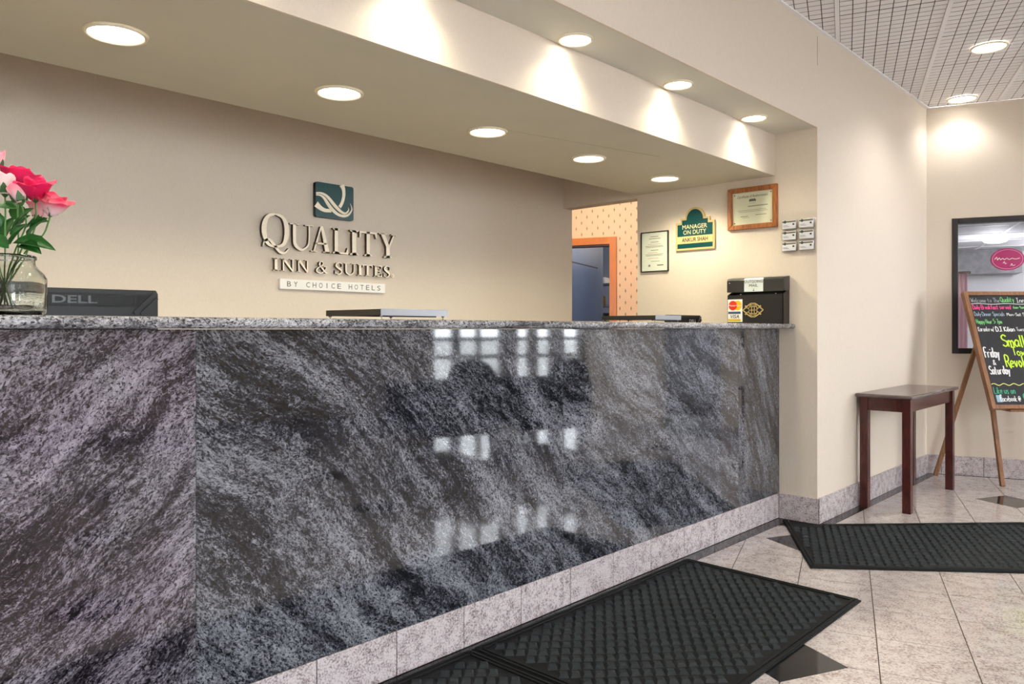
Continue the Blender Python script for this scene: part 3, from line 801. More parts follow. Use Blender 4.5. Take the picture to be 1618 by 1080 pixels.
LET = {
 'I': stem(0.5, 0.42, sw=0.24),
 'L': stem(0.27, 0.2, sw=0.12) + [('p', [(0.27, 0), (1.0, 0), (1.0, 0.26), (0.95, 0.26), (0.86, 0.07), (0.27, 0.07)])],
 'T': stem(0.5, 0.19, hi=False, sw=0.13) + [('p', [(0.0, 1), (0.0, 0.74), (0.05, 0.74), (0.12, 0.92), (0.88, 0.92), (0.95, 0.74), (1.0, 0.74), (1.0, 1)])],
 'E': stem(0.25, 0.22, sw=0.12) + [('p', [(0.25, 0), (1.0, 0), (1.0, 0.26), (0.94, 0.26), (0.86, 0.08), (0.25, 0.08)]), ('p', [(0.25, 1), (0.25, 0.92), (0.82, 0.92), (0.9, 0.74), (0.95, 0.74), (0.95, 1)]), ('p', [(0.3, 0.47), (0.7, 0.47), (0.7, 0.36), (0.76, 0.36), (0.76, 0.67), (0.7, 0.67), (0.7, 0.55), (0.3, 0.55)])],
 'U': [('r', [(0.20, 1.0), (0.20, 0.5), (0.24, 0.2), (0.5, 0.035), (0.76, 0.2), (0.82, 0.5), (0.82, 1.0)], [0.13, 0.13, 0.13, 0.09, 0.06, 0.055, 0.055]), ('p', [(0.0, 1), (0.0, 0.96), (0.4, 0.96), (0.4, 1)]), ('p', [(0.64, 1), (0.64, 0.96), (1.0, 0.96), (1.0, 1)])],
 'A': [('p', [(0.46, 1.0), (0.70, 0.0), (0.92, 0.0), (0.58, 1.02)]), ('p', [(0.46, 1.0), (0.10, 0.0), (0.17, 0.0), (0.50, 0.90)]), rect(0.22, 0.74, 0.30, 0.37), rect(0.0, 0.30, 0.0, 0.04), rect(0.60, 1.0, 0.0, 0.04)],
 'N': [rect(0.12, 0.21, 0.0, 1.0), rect(0.80, 0.89, 0.0, 1.0), ('p', [(0.06, 1.0), (0.30, 1.0), (0.89, 0.0), (0.80, -0.02)]), rect(0.0, 0.34, 0.0, 0.04), rect(0.64, 1.0, 0.96, 1.0), rect(0.0, 0.2, 0.96, 1.0)],
 'Y': [stem(0.5, 0.2, hi=False, sw=0.13, z1=0.46)[0], stem(0.5, 0.2, hi=False, sw=0.13)[1], ('p', [(0.08, 1.0), (0.30, 1.0), (0.60, 0.46), (0.40, 0.46)]), ('p', [(0.80, 1.0), (0.89, 1.0), (0.60, 0.42), (0.52, 0.46)]), rect(0.0, 0.42, 0.96, 1.0), rect(0.68, 1.0, 0.96, 1.0)],
 'S': [('r', [(0.88, 0.72), (0.84, 0.9), (0.55, 0.99), (0.24, 0.88), (0.2, 0.70), (0.48, 0.53), (0.78, 0.36), (0.80, 0.16), (0.48, 0.02), (0.18, 0.10), (0.10, 0.30)], [0.03, 0.05, 0.07, 0.12, 0.14, 0.17, 0.14, 0.12, 0.07, 0.05, 0.03]), rect(0.84, 0.91, 0.66, 0.98), rect(0.06, 0.13, 0.02, 0.34)],
 '&': [('r', [(0.98, 0.06), (0.78, 0.10), (0.5, 0.45), (0.3, 0.72), (0.36, 0.94), (0.54, 0.96), (0.58, 0.76), (0.36, 0.56), (0.12, 0.38), (0.08, 0.16), (0.3, 0.02), (0.58, 0.10), (0.78, 0.34), (0.82, 0.56)], [0.05, 0.12, 0.15, 0.12, 0.07, 0.06, 0.08, 0.07, 0.10, 0.13, 0.08, 0.06, 0.05, 0.04]), rect(0.66, 0.98, 0.54, 0.58)],
}
# the big Q: bowl of varying weight, looped tail
LET['Q'] = [('r', [(0.50, 1.0), (0.24, 0.93), (0.10, 0.72), (0.09, 0.45), (0.22, 0.19), (0.46, 0.11)], [0.05, 0.09, 0.14, 0.14, 0.09, 0.05]),
            ('r', [(0.50, 1.0), (0.76, 0.93), (0.90, 0.72), (0.91, 0.45), (0.78, 0.19), (0.46, 0.11)], [0.05, 0.09, 0.14, 0.14, 0.09, 0.05]),
            ('r', [(0.04, 0.10), (0.10, 0.24), (0.26, 0.30), (0.44, 0.17), (0.66, -0.02), (0.86, -0.02), (0.99, 0.10)], [0.02, 0.05, 0.07, 0.08, 0.07, 0.05, 0.02])]
sg = thing('hotel_sign_letters', 'raised cream serif letters in two lines on the wall behind the desk', 'sign', (0, BACK_V, 0))
YB = (-0.030, -0.012)
for ch, a, b in (('Q', 2.085, 2.243), ('U', 2.247, 2.392), ('A', 2.377, 2.508), ('L', 2.511, 2.621), ('I', 2.628, 2.696), ('T', 2.698, 2.822), ('Y', 2.838, 2.970)):
    mb = MB()
    if ch == 'Q':
        sf(LET[ch], mb, a, b - a, 1.560, 0.195, *YB)
    else:
        sf(LET[ch], mb, a, b - a, 1.573, 0.143, *YB)
    mb.build('letter', [M_CREAM, M_SHADE_INK], sg, loc=(-0.055, 0, 0))
for ch, a, b in (('I', 2.105, 2.142), ('N', 2.153, 2.236), ('N', 2.246, 2.325), ('&', 2.365, 2.444), ('S', 2.486, 2.543), ('U', 2.545, 2.632), ('I', 2.640, 2.680), ('T', 2.678, 2.748), ('E', 2.756, 2.818), ('S', 2.826, 2.880)):
    mb = MB(); sf(LET[ch], mb, a, b - a, 1.457, 0.066, *YB); mb.build('letter', [M_CREAM, M_SHADE_INK], sg, loc=(-0.012, 0, 0))
mb = MB(); disc(mb, 2.893, 1.468, 0.011, 0.011, -0.024, -0.012); mb.build('registered_mark', [M_CREAM], sg, loc=(-0.004, 0, 0))
mb = MB(); text(mb, 'R', 2.885, 2.893, 1.462, 1.474, -0.0242); mb.build('registered_letter', M_SHADE_INK, sg)
ss = thing('hotel_strip_sign', 'long narrow white strip sign with grey capitals below the cream letters', 'sign', (0, BACK_V, 0))
MB().box(2.14, 2.833, -0.022, -0.001, 1.3625, 1.4165).build('panel', [M_WHITE], ss, bevel=0.001)
mb = MB()
word = 'BY CHOICE HOTELS'
xs0, xs1 = 2.172, 2.806
ws = [1.0 if c != ' ' else 0.9 for c in word]; tot = sum(ws); px_ = xs0
for c, wd in zip(word, ws):
    stp = (xs1 - xs0) / tot * wd
    if c != ' ':
        cw_ = 0.0045 if c == 'I' else 0.023
        text(mb, c, px_ + (stp - cw_) / 2, px_ + (stp + cw_) / 2, 1.376, 1.404, -0.0222)
    px_ += stp
mb.build('lettering', mat('strip_ink', (92, 92, 90), 0.6), ss)
lp = thing('logo_plaque', 'dark green square plaque with cream ribbon swirl above the letters', 'sign', (0, BACK_V, 0))
PX0, PX1, PZ0_, PZ1_ = 2.353, 2.603, 1.768, 1.962
mb = MB(); r_ = 0.012; pts = []
for cx_, cz_, a0 in ((PX1 - r_, PZ1_ - r_, 0), (PX0 + r_, PZ1_ - r_, 90), (PX0 + r_, PZ0_ + r_, 180), (PX1 - r_, PZ0_ + r_, 270)):
    for k in range(5):
        a = math.radians(a0 + k * 22.5); pts.append((cx_ + r_ * math.cos(a), cz_ + r_ * math.sin(a)))
mb.prism(pts, XZ, -0.028, -0.004, 0, 1); mb.build('panel', [M_GREEN, mat('plaque_edge', (14, 30, 30), 0.5)], lp)
def lmap(X, Y):
    s_ = (X - 197) / 800.0; top = 105 + 0.15 * (X - 200); bot = 850 + 0.1125 * (X - 195)
    return (PX0 + s_ * (PX1 - PX0), PZ1_ - (Y - top) / (bot - top) * (PZ1_ - PZ0_))
SW = 0.25 / 800
for P, W in (([(738, 178), (772, 270), (780, 400), (748, 540), (692, 648)], [105, 74, 62, 58, 62]), ([(202, 585), (290, 668), (380, 715), (460, 724), (515, 738)], [112, 82, 66, 60, 44]),
             ([(202, 352), (300, 354), (400, 402), (480, 482), (560, 582), (650, 682), (730, 750), (800, 780), (852, 757), (885, 705), (878, 652)], [30, 36, 50, 60, 64, 60, 50, 40, 30, 20, 4]),
             ([(202, 390), (290, 402), (370, 466), (430, 560), (500, 660), (590, 752), (680, 812), (780, 836), (870, 815), (930, 750), (955, 680), (922, 566)], [22, 30, 50, 64, 68, 60, 50, 45, 40, 30, 22, 4])):
    mb = MB(); mb.ribbon([lmap(*p) for p in P], [w_ * SW for w_ in W], -0.031, -0.028, 0); mb.build('ribbon', M_CREAM, lp)

# ------------------------------------------------------------------ things on the end wall (local x = right, y = into the wall)
RE = -math.pi / 2
def bars(mb, rows, y):
    for x0, x1, z, h in rows:
        mb.box(x0, x1, y - 0.0006, y, z, z + h)
# oak-framed certificate
cf = thing('oak_framed_certificate', 'large certificate in a brown oak frame high on the end wall', 'certificate', (END_U, 2.19, 1.772), RE)
W_, H_ = 0.163, 0.262
for nm, poly in (('frame_side', [(-W_, 0), (-W_ + 0.03, 0.03), (-W_ + 0.03, H_ - 0.03), (-W_, H_)]), ('frame_side', [(W_, 0), (W_, H_), (W_ - 0.03, H_ - 0.03), (W_ - 0.03, 0.03)]), ('frame_rail', [(-W_, 0), (W_, 0), (W_ - 0.03, 0.03), (-W_ + 0.03, 0.03)]), ('frame_rail', [(-W_, H_), (-W_ + 0.03, H_ - 0.03), (W_ - 0.03, H_ - 0.03), (W_, H_)])):
    mb = MB(); mb.prism(poly, XZ, -0.024, -0.001); mb.build(nm, M_OAK, cf, bevel=0.004)
MB().box(-W_ + 0.03, W_ - 0.03, -0.010, -0.001, 0.03, H_ - 0.03).build('certificate_sheet', mat('certificate_paper', (226, 226, 196), 0.12), cf)
mb = MB(); text(mb, 'Certificate of Authorization', -0.10, 0.10, 0.198, 0.214, -0.0100, shear=0.25); mb.build('heading', M_INK, cf)
mb = MB()
for k in range(7):
    disc(mb, -0.018 + 0.006 * k, 0.178 + 0.004 * (k % 2), 0.0045, 0.008, -0.0112, -0.010, n=8)
mb.build('crest', mat('crest_ink', (104, 108, 84), 0.7), cf)
mb = MB(); bars(mb, [(-0.03, 0.10, 0.140, 0.006), (-0.10, 0.09, 0.118, 0.0022), (-0.09, 0.10, 0.109, 0.0022), (-0.08, -0.03, 0.08, 0.004), (0.02, 0.09, 0.084, 0.004), (-0.02, 0.02, 0.16, 0.002), (-0.07, -0.02, 0.073, 0.002)], -0.010); mb.build('printed_lines', mat('faded_ink', (150, 152, 124), 0.7), cf)
for sx in (-1, 1):
    for z in (0.043, H_ - 0.043):
        mb = MB(); disc(mb, sx * 0.12, z, 0.0035, 0.0035, -0.012, -0.010, n=12); mb.build('corner_screw', M_INK, cf)
# black-framed certificate
bc = thing('black_framed_certificate', 'small portrait certificate in a thin black frame beside the doorway', 'certificate', (END_U, 2.904, 1.541), RE)
W_, H_ = 0.109, 0.276
mb = MB()
mb.box(-W_, -W_ + 0.006, -0.014, -0.001, 0, H_).box(W_ - 0.006, W_, -0.014, -0.001, 0, H_).box(-W_ + 0.006, W_ - 0.006, -0.014, -0.001, 0, 0.006).box(-W_ + 0.006, W_ - 0.006, -0.014, -0.001, H_ - 0.006, H_)
mb.build('frame', M_BLACK, bc)
MB().box(-W_ + 0.006, W_ - 0.006, -0.008, -0.001, 0.006, H_ - 0.006).build('certificate_sheet', mat('pale_sheet', (214, 220, 204), 0.15), bc)
mb = MB(); bars(mb, [(-0.035, 0.03, 0.240, 0.004), (-0.045, 0.045, 0.226, 0.004), (-0.03, 0.03, 0.202, 0.004), (-0.075, 0.065, 0.176, 0.003), (-0.07, 0.07, 0.168, 0.003), (-0.03, 0.03, 0.146, 0.004), (-0.075, 0.068, 0.118, 0.003), (-0.07, 0.06, 0.110, 0.003), (-0.03, 0.04, 0.070, 0.003), (0.02, 0.07, 0.040, 0.008), (-0.05, -0.035, 0.036, 0.014)], -0.008); mb.build('printed_lines', M_GREYINK, bc)
mb = MB(); bars(mb, [(-0.055, 0.05, 0.188, 0.003), (-0.055, 0.02, 0.130, 0.003), (-0.055, 0.03, 0.092, 0.003)], -0.008); mb.build('red_lines', mat('red_ink', (190, 150, 138), 0.7), bc)
# arched green sign
ms = thing('manager_sign', 'dark green arch-topped sign with gold border and name strip', 'sign', (END_U, 2.591, 1.670), RE)
def arch(w, h1, h2, h3, step, r, inset=0.0):
    o_ = [(-w, 0), (w, 0), (w, h1), (w - step, h1), (w - step, h2)]
    if r < w - step:
        for k in range(17):
            a = math.pi * k / 16; o_.append((r * math.cos(a), h2 + (h3 - h2) * math.sin(a)))
    o_ += [(-w + step, h2), (-w + step, h1), (-w, h1)]
    return o_
M_SGOLD = mat('sign_gold', (196, 172, 116), 0.4)
mb = MB(); mb.prism(arch(0.143, 0.185, 0.212, 0.281, 0.036, 0.072), XZ, -0.014, -0.001); mb.build('border_board', M_SGOLD, ms)
mb = MB(); mb.prism([(x_, z_ + 0.014) for x_, z_ in arch(0.129, 0.157, 0.186, 0.254, 0.034, 0.061)], XZ, -0.016, -0.014); mb.build('green_panel', M_GREEN, ms)
mb = MB(); mb.box(-0.132, 0.132, -0.018, -0.016, 0.044, 0.092); mb.build('name_strip', mat('name_strip_gold', (206, 182, 124), 0.35), ms)
mb = MB(); text(mb, 'MANAGER', -0.091, 0.091, 0.140, 0.168, -0.0162, bold=0.0); text(mb, 'ON DUTY', -0.084, 0.084, 0.104, 0.132, -0.0162, bold=0.0); mb.build('lettering', mat('sign_cream', (220, 206, 160), 0.4), ms)
mb = MB(); text(mb, 'ANKUR SHAH', -0.094, 0.098, 0.054, 0.082, -0.0182, bold=0.022); mb.build('name_lettering', M_INK, ms)
# acrylic card holder with six pockets and cards
ch_ = thing('acrylic_card_holder', 'clear acrylic six-pocket card holder at the edge of the end wall', 'card holder', (END_U, 1.900, 1.605), RE)
M_ACR = M_PANE
MB().box(-0.105, 0.105, -0.004, -0.0005, 0.0, 0.238).build('backplate', M_ACR, ch_)
rows = (('bottom', 0.012), ('middle', 0.078), ('top', 0.144))
for rn, z in rows:
    for cn, x in (('left', -0.052), ('right', 0.052)):
        p = MB(); p.box(x - 0.046, x + 0.046, -0.026, -0.024, z, z + 0.03).box(x - 0.046, x + 0.046, -0.024, -0.004, z, z + 0.002).box(x - 0.046, x - 0.044, -0.024, -0.004, z, z + 0.03).box(x + 0.044, x + 0.046, -0.024, -0.004, z, z + 0.03)
        p.build('pocket', M_ACR, ch_)
        y_ = -0.0095
        cd = thing('business_card_stack', 'white business cards in the %s %s pocket of the clear card holder' % (rn, cn), 'business cards', (END_U, 1.900 - x, 1.605 + z + 0.002), RE, 'cards in the acrylic holder')
        MB().box(-0.041, 0.041, -0.022, -0.007, 0.0, 0.050).build('card_block', mat('card_white', (228, 230, 236), 0.5), cd)
        mb = MB(); mb.box(-0.041, 0.041, -0.0226, -0.022, 0.037, 0.046); mb.build('printed_band', mat('card_band', (112, 104, 76), 0.6), cd)
        mb = MB(); disc(mb, -0.024, 0.041, 0.0085, 0.0085, -0.0232, -0.0226, n=18); mb.build('printed_badge', mat('card_badge', (60, 78, 72), 0.6), cd)
        mb = MB(); mb.box(0.022, 0.033, -0.0226, -0.022, 0.020, 0.030); mb.build('printed_mark', M_INK, cd)
        mb = MB(); bars(mb, [(-0.035, 0.0, 0.012, 0.002), (-0.035, -0.008, 0.018, 0.002)], -0.022); mb.build('printed_lines', M_GREYINK, cd)

# ------------------------------------------------------------------ outgoing-mail box on the worktop
mx_ = thing('mail_box', 'black metal letter box with lifted lid standing on the counter end', 'mail box', (END_U - 0.004, 2.138, SZ1), RE)
BW = 0.180
body = MB()
body.box(-BW, BW, -0.085, -0.081, 0.002, 0.178).box(-BW, BW, -0.004, 0.0, 0.002, 0.205).box(-BW, BW, -0.085, 0.0, 0.0, 0.004)
for sx in (-1, 1):
    body.prism([(-0.085, 0.002), (0.0, 0.002), (0.0, 0.205), (-0.03, 0.200), (-0.085, 0.178)], lambda p, q, t: (t, p, q), sx * BW - 0.002 * sx - 0.002, sx * BW - 0.002 * sx + 0.002)
body.build('body', M_BLACKM, mx_)
lid = MB()
lid.prism([(-0.084, 0.196), (-0.078, 0.196), (-0.072, 0.272), (-0.002, 0.286), (-0.002, 0.290), (-0.076, 0.280), (-0.084, 0.270)], lambda p, q, t: (t, p, q), -BW - 0.004, BW + 0.004)
for sx in (-1, 1):
    lid.prism([(-0.082, 0.200), (-0.05, 0.196), (-0.002, 0.205), (-0.002, 0.287), (-0.076, 0.277)], lambda p, q, t: (t, p, q), sx * (BW + 0.003) - 0.001, sx * (BW + 0.003) + 0.001)
lid.build('lid', mat('black_metal_lid', (50, 49, 47), 0.3), mx_, bevel=0.001)
for x in (-0.09, 0.135):
    mb = MB(); mb.lathe([(0.001, 0.004), (0.003, 0.003), (0.003, 0.0), (0.001, 0.0)], 10); mb.build('stud', M_WHITE, mx_, loc=(x, -0.087, 0.180))
mb = MB(); mb.lathe([(0.001, 0.004), (0.003, 0.003), (0.003, 0.0), (0.001, 0.0)], 10); mb.build('stud', M_WHITE, mx_, loc=(-BW + 0.015, -0.088, 0.252))
nt_ = MB(); nt_.prism([(-0.0862, 0.197), (-0.0856, 0.197), (-0.0846, 0.270), (-0.077, 0.2805), (-0.0775, 0.2812), (-0.0852, 0.2705)], lambda p, q, t: (t, p, q), -0.068, 0.055); note = nt_.build('paper_note', mat('note_paper', (206, 216, 212), 0.5), mx_)
mb = MB(); text(mb, 'OUTGOING', -0.066, 0.053, 0.250, 0.268, -0.0866); text(mb, 'MAIL', -0.034, 0.022, 0.226, 0.243, -0.0866)
mb.box(-0.0065, -0.005, -0.0872, -0.0866, 0.203, 0.219).prism([(-0.0115, 0.207), (-0.0, 0.207), (-0.0057, 0.200)], XZ, -0.0872, -0.0866); mb.build('note_lettering', M_INK, note)
stk = MB().box(-BW + 0.003, -BW + 0.100, -0.0862, -0.085, 0.012, 0.152).build('card_sticker', mat('sticker_white', (232, 230, 222), 0.4), mx_)
SX = -BW + 0.003
mb = MB(); disc(mb, SX + 0.034, 0.114, 0.028, 0.030, -0.0868, -0.0862); mb.build('red_disc', mat('sticker_red', (214, 48, 22), 0.4), stk)
mb = MB(); disc(mb, SX + 0.066, 0.114, 0.028, 0.030, -0.0866, -0.0862); mb.build('yellow_disc', mat('sticker_yellow', (236, 178, 20), 0.4), stk)
mb = MB(); text(mb, 'MasterCard', SX + 0.007, SX + 0.092, 0.109, 0.120, -0.0870); mb.build('disc_lettering', M_WHITE, stk)
mb = MB().box(SX + 0.003, SX + 0.086, -0.0868, -0.0862, 0.062, 0.076); mb.build('blue_band', mat('sticker_blue', (58, 76, 110), 0.4), stk)
mb = MB(); text(mb, 'VISA', SX + 0.018, SX + 0.076, 0.035, 0.056, -0.0866, shear=0.2, bold=0.01); mb.build('blue_lettering', mat('sticker_navy', (30, 36, 70), 0.4), stk)
mb = MB().box(SX + 0.003, SX + 0.086, -0.0868, -0.0862, 0.016, 0.030); mb.build('yellow_band', mat('sticker_mustard', (206, 176, 20), 0.4), stk)
og = MB(); OX, OZ = -0.010, 0.084
def orib(P, w):
    for sx in (1, -1):
        for sz in (1, -1):
            og.ribbon([(OX + sx * a, OZ + sz * b) for a, b in P], [w] * len(P), -0.0885, -0.0852, n=3)
orib([(0.0, 0.040), (0.012, 0.041), (0.03, 0.030), (0.045, 0.017), (0.058, 0.006), (0.066, 0.0)], 0.006)
orib([(0.003, 0.030), (0.014, 0.032), (0.020, 0.024), (0.012, 0.020)], 0.0045)
orib([(0.026, 0.0), (0.03, 0.010), (0.046, 0.017), (0.050, 0.026), (0.042, 0.026)], 0.0045)
orib([(0.026, 0.0), (0.026, 0.015), (0.018, 0.022), (0.0, 0.022)], 0.005)
for q in (-0.009, 0.009):
    og.box(OX + q - 0.002, OX + q + 0.002, -0.0885, -0.0852, OZ - 0.022, OZ + 0.022)
og.box(OX - 0.026, OX + 0.026, -0.0885, -0.0852, OZ - 0.002, OZ + 0.002)
og.build('ornament', M_GOLD, mx_)

# ------------------------------------------------------------------ low display risers on the worktop
def riser(label, x0, x1, y0, y1):
    t = thing('display_riser', label, 'display riser', ((x0 + x1) / 2, (y0 + y1) / 2, SZ1), 0, 'flat risers on the worktop')
    a, b = (x1 - x0) / 2, (y1 - y0) / 2
    MB().box(-a + 0.003, a - 0.003, -b + 0.003, b, 0.016, 0.037).build('deck', mat('riser_black', (36, 32, 28), 0.45), t, bevel=0.001)
    MB().box(-a, a, -b, -b + 0.003, 0.015, 0.038).build('front_rail', mat('riser_grey', (150, 152, 158), 0.35, metal=0.3), t)
    mb = MB().lathe([(0.0045, 0.0), (0.0045, 0.003), (0.002, 0.004), (0.002, 0.011), (0.006, 0.012), (0.006, 0.016)], 12)
    me = None
    for sx in (-1, 1):
        for sy in (-1, 1):
            l = (sx * (a - 0.012), sy * (b - 0.014), 0)
            if me is None:
                me = mb.build('foot', M_STEEL, t, smooth=True, loc=l).data
            else:
                link('foot', me, t, l)
    MB().box(-a + 0.03, a - 0.03, -b + 0.03, -b + 0.045, 0.011, 0.016).build('brace', M_BLACK, t)
riser('flat black riser with grey front rail on tiny feet, below the white strip sign', 1.592, 1.895, 2.10, 2.435)
riser('flat black riser with grey front rail near the mail box', 3.285, 3.525, 2.10, 2.435)

# ------------------------------------------------------------------ computer screens seen from behind
def monitor(label, loc, rz, width, top):
    """loc: middle of the back casing at floor level of the desk; local x right, y away from the lobby"""
    t = thing('computer_monitor', label, 'monitor', loc, rz)
    h = 0.30; a = width / 2
    mb = MB()
    mb.prism([(-a, top - h), (a, top - h), (a, top - 0.012), (a - 0.006, top), (-a + 0.006, top), (-a, top - 0.012)], XZ, 0.0, 0.045)
    mb.build('casing', mat('monitor_black', (17, 18, 20), 0.5), t, bevel=0.003)
    mb = MB(); mb.prism([(-a + 0.02, top - 0.055), (a - 0.055, top - 0.055), (a - 0.025, top - 0.014), (-a + 0.02, top - 0.014)], XZ, -0.004, 0.0, 0); pn = mb.build('vent_panel', mat('vent_black', (10, 10, 11), 0.6), t)
    mb = MB()
    for k in range(int((width - 0.09) / 0.004)):
        x_ = -a + 0.024 + 0.004 * k
        mb.box(x_, x_ + 0.0014, -0.0052, -0.004, top - 0.052, top - 0.017)
    o = mb.build('vent_rib', mat('vent_rib_black', (34, 35, 36), 0.5), pn); o['kind'] = 'stuff'
    mb = MB(); mb.bar((a - 0.075, -0.005, top - 0.075), (a - 0.012, -0.005, top - 0.010), 0.010, 0.008, up=(0, 1, 0)); mb.bar((a - 0.055, -0.005, top - 0.078), (a - 0.004, -0.005, top - 0.026), 0.007, 0.006, up=(0, 1, 0)); mb.build('corner_ridge', MATS['monitor_black'], t)
    mb = MB(); mb.prism([(-0.10, top - h), (0.10, top - h), (0.14, top - 0.09), (-0.14, top - 0.09)], XZ, -0.03, 0.0); mb.build('rear_housing', MATS['monitor_black'], t, bevel=0.006)
    MB().box(-0.03, 0.03, -0.03, 0.02, 0.005, top - h + 0.01).build('stand_neck', M_BLACK, t)
    MB().box(-0.11, 0.11, -0.035, 0.16, 0.0, 0.012).build('stand_foot', M_BLACK, t, bevel=0.003)
    return t
DESK_Z = 0.74
m1 = monitor('large black computer monitor seen from behind, next to the jar of roses', (0.815, 2.60, DESK_Z), math.radians(-5), 0.47, 1.275 - DESK_Z)
mb = MB(); text(mb, 'DELL', -0.072, 0.052, 1.275 - DESK_Z - 0.046, 1.275 - DESK_Z - 0.022, -0.0056, bold=0.02); mb.build('lettering', mat('badge_grey', (70, 72, 72), 0.4, metal=0.5), m1)
m2 = monitor('small black monitor top peeking over the worktop left of the mail box', (4.215, 2.475, DESK_Z), 0, 0.36, 1.234 - DESK_Z)
mb = MB(); text(mb, 'DELL', 0.020, 0.105, 1.234 - DESK_Z - 0.047, 1.234 - DESK_Z - 0.026, -0.0090, bold=0.02); mb.build('lettering', mat('badge_silver', (180, 182, 182), 0.4, metal=0.5), m2)
dk = thing('staff_desk', 'low staff desk behind the granite counter', 'desk', (0, 2.385, 0))
MB().box(-2.4, 4.45, 0.0, 0.52, DESK_Z - 0.03, DESK_Z).build('desk_top', mat('desk_laminate', (150, 140, 126), 0.4), dk)
for x in (-2.38, -0.7, 1.0, 2.7, 4.40):
    MB().box(x, x + 0.03, 0.01, 0.50, 0.002, DESK_Z - 0.03).build('side_panel', MATS['desk_laminate'], dk)

# ------------------------------------------------------------------ glass jar with roses
RT = Vector((math.sin(YAW), -math.cos(YAW), 0)); FD = Vector((math.cos(YAW), math.sin(YAW), 0))
JC = FD * 1.79 + RT * ((8 - 809) / 1216 * 1.79); JC.z = SZ1
def jar_section(r, p, z, n=48):
    out = []
    for k in range(n):
        a = 2 * math.pi * k / n
        c, s = math.cos(a), math.sin(a)
        q = r / (abs(c) ** p + abs(s) ** p) ** (1 / p)
        out.append((q * c, q * s, z))
    return out
jar = MB(); secs = []
outer = [(0.060, 4.5, 0.0), (0.0685, 5.0, 0.006), (0.070, 5.5, 0.02), (0.070, 5.5, 0.088), (0.067, 4.0, 0.100), (0.062, 2.6, 0.112), (0.060, 2.1, 0.119), (0.060, 2.0, 0.130), (0.0635, 2.0, 0.132), (0.0635, 2.0, 0.139), (0.060, 2.0, 0.141)]
inner = [(0.056, 2.0, 0.141), (0.056, 2.0, 0.118), (0.058, 2.6, 0.110), (0.063, 4.0, 0.098), (0.066, 5.5, 0.086), (0.066, 5.5, 0.014), (0.060, 5.0, 0.008)]
for r, p, z in outer + inner:
    secs.append(jar_section(r, p, z))
n = 48; o0 = 0
for s_ in secs:
    jar.v += s_
for i in range(len(secs) - 1):
    for k in range(n):
        j = (k + 1) % n
        jar.f.append((i * n + k, i * n + j, (i + 1) * n + j, (i + 1) * n + k)); jar.m.append(0)
jar.f.append(tuple(range(n))[::-1]); jar.m.append(0)
jar.f.append(tuple((len(secs) - 1) * n + k for k in range(n))); jar.m.append(0)
jo = jar.build('glass_jar', M_GLASS, loc=JC, rotz=YAW + math.pi / 2 + 0.02, smooth=True)
tag(jo, 'square clear glass jar holding the roses at the left counter end', 'jar')
M_STEM = mat('rose_stem', (92, 140, 74), 0.5)
M_LEAF = mat('rose_leaf', (36, 92, 34), 0.42, noise=0.3, nscale=25)
M_SEPAL = mat('rose_sepal', (58, 96, 52), 0.5)
def petal_mat(n, c1, c2):
    m = bpy.data.materials.new(n); nt = NT(m)
    tc = nt.add('ShaderNodeTexCoord'); sp = nt.add('ShaderNodeSeparateXYZ'); nt.link(tc.outputs['Object'], sp.inputs[0])
    nz = nt.add('ShaderNodeTexNoise', i_Scale=60.0, i_Detail=3.0); nt.link(tc.outputs['Object'], nz.inputs['Vector'])
    ad = nt.add('ShaderNodeMath', operation='MULTIPLY_ADD'); ad.inputs[1].default_value = 0.012
    nt.link(nz.outputs['Fac'], ad.inputs[0]); nt.link(sp.outputs['Z'], ad.inputs[2])
    dv = nt.add('ShaderNodeMath', operation='MULTIPLY'); dv.inputs[1].default_value = 16.0; nt.link(ad.outputs[0], dv.inputs[0])
    r = ramp(nt, [(0.35, lin(c1)), (0.85, lin(c2))], dv.outputs[0])
    nt.link(r.outputs['Color'], nt.b.inputs['Base Color']); nt.b.inputs['Roughness'].default_value = 0.6
    nt.b.inputs['Subsurface Weight'].default_value = 0.15; nt.b.inputs['Subsurface Radius'].default_value = (0.01, 0.004, 0.004)
    return m
PM = {'red': petal_mat('petal_crimson', (196, 6, 74), (226, 10, 92)), 'pink': petal_mat('petal_pink', (244, 196, 204), (236, 112, 140)), 'pale': petal_mat('petal_pale', (246, 226, 220), (246, 206, 206)), 'edged': petal_mat('petal_pink_edge', (250, 214, 222), (226, 30, 84))}
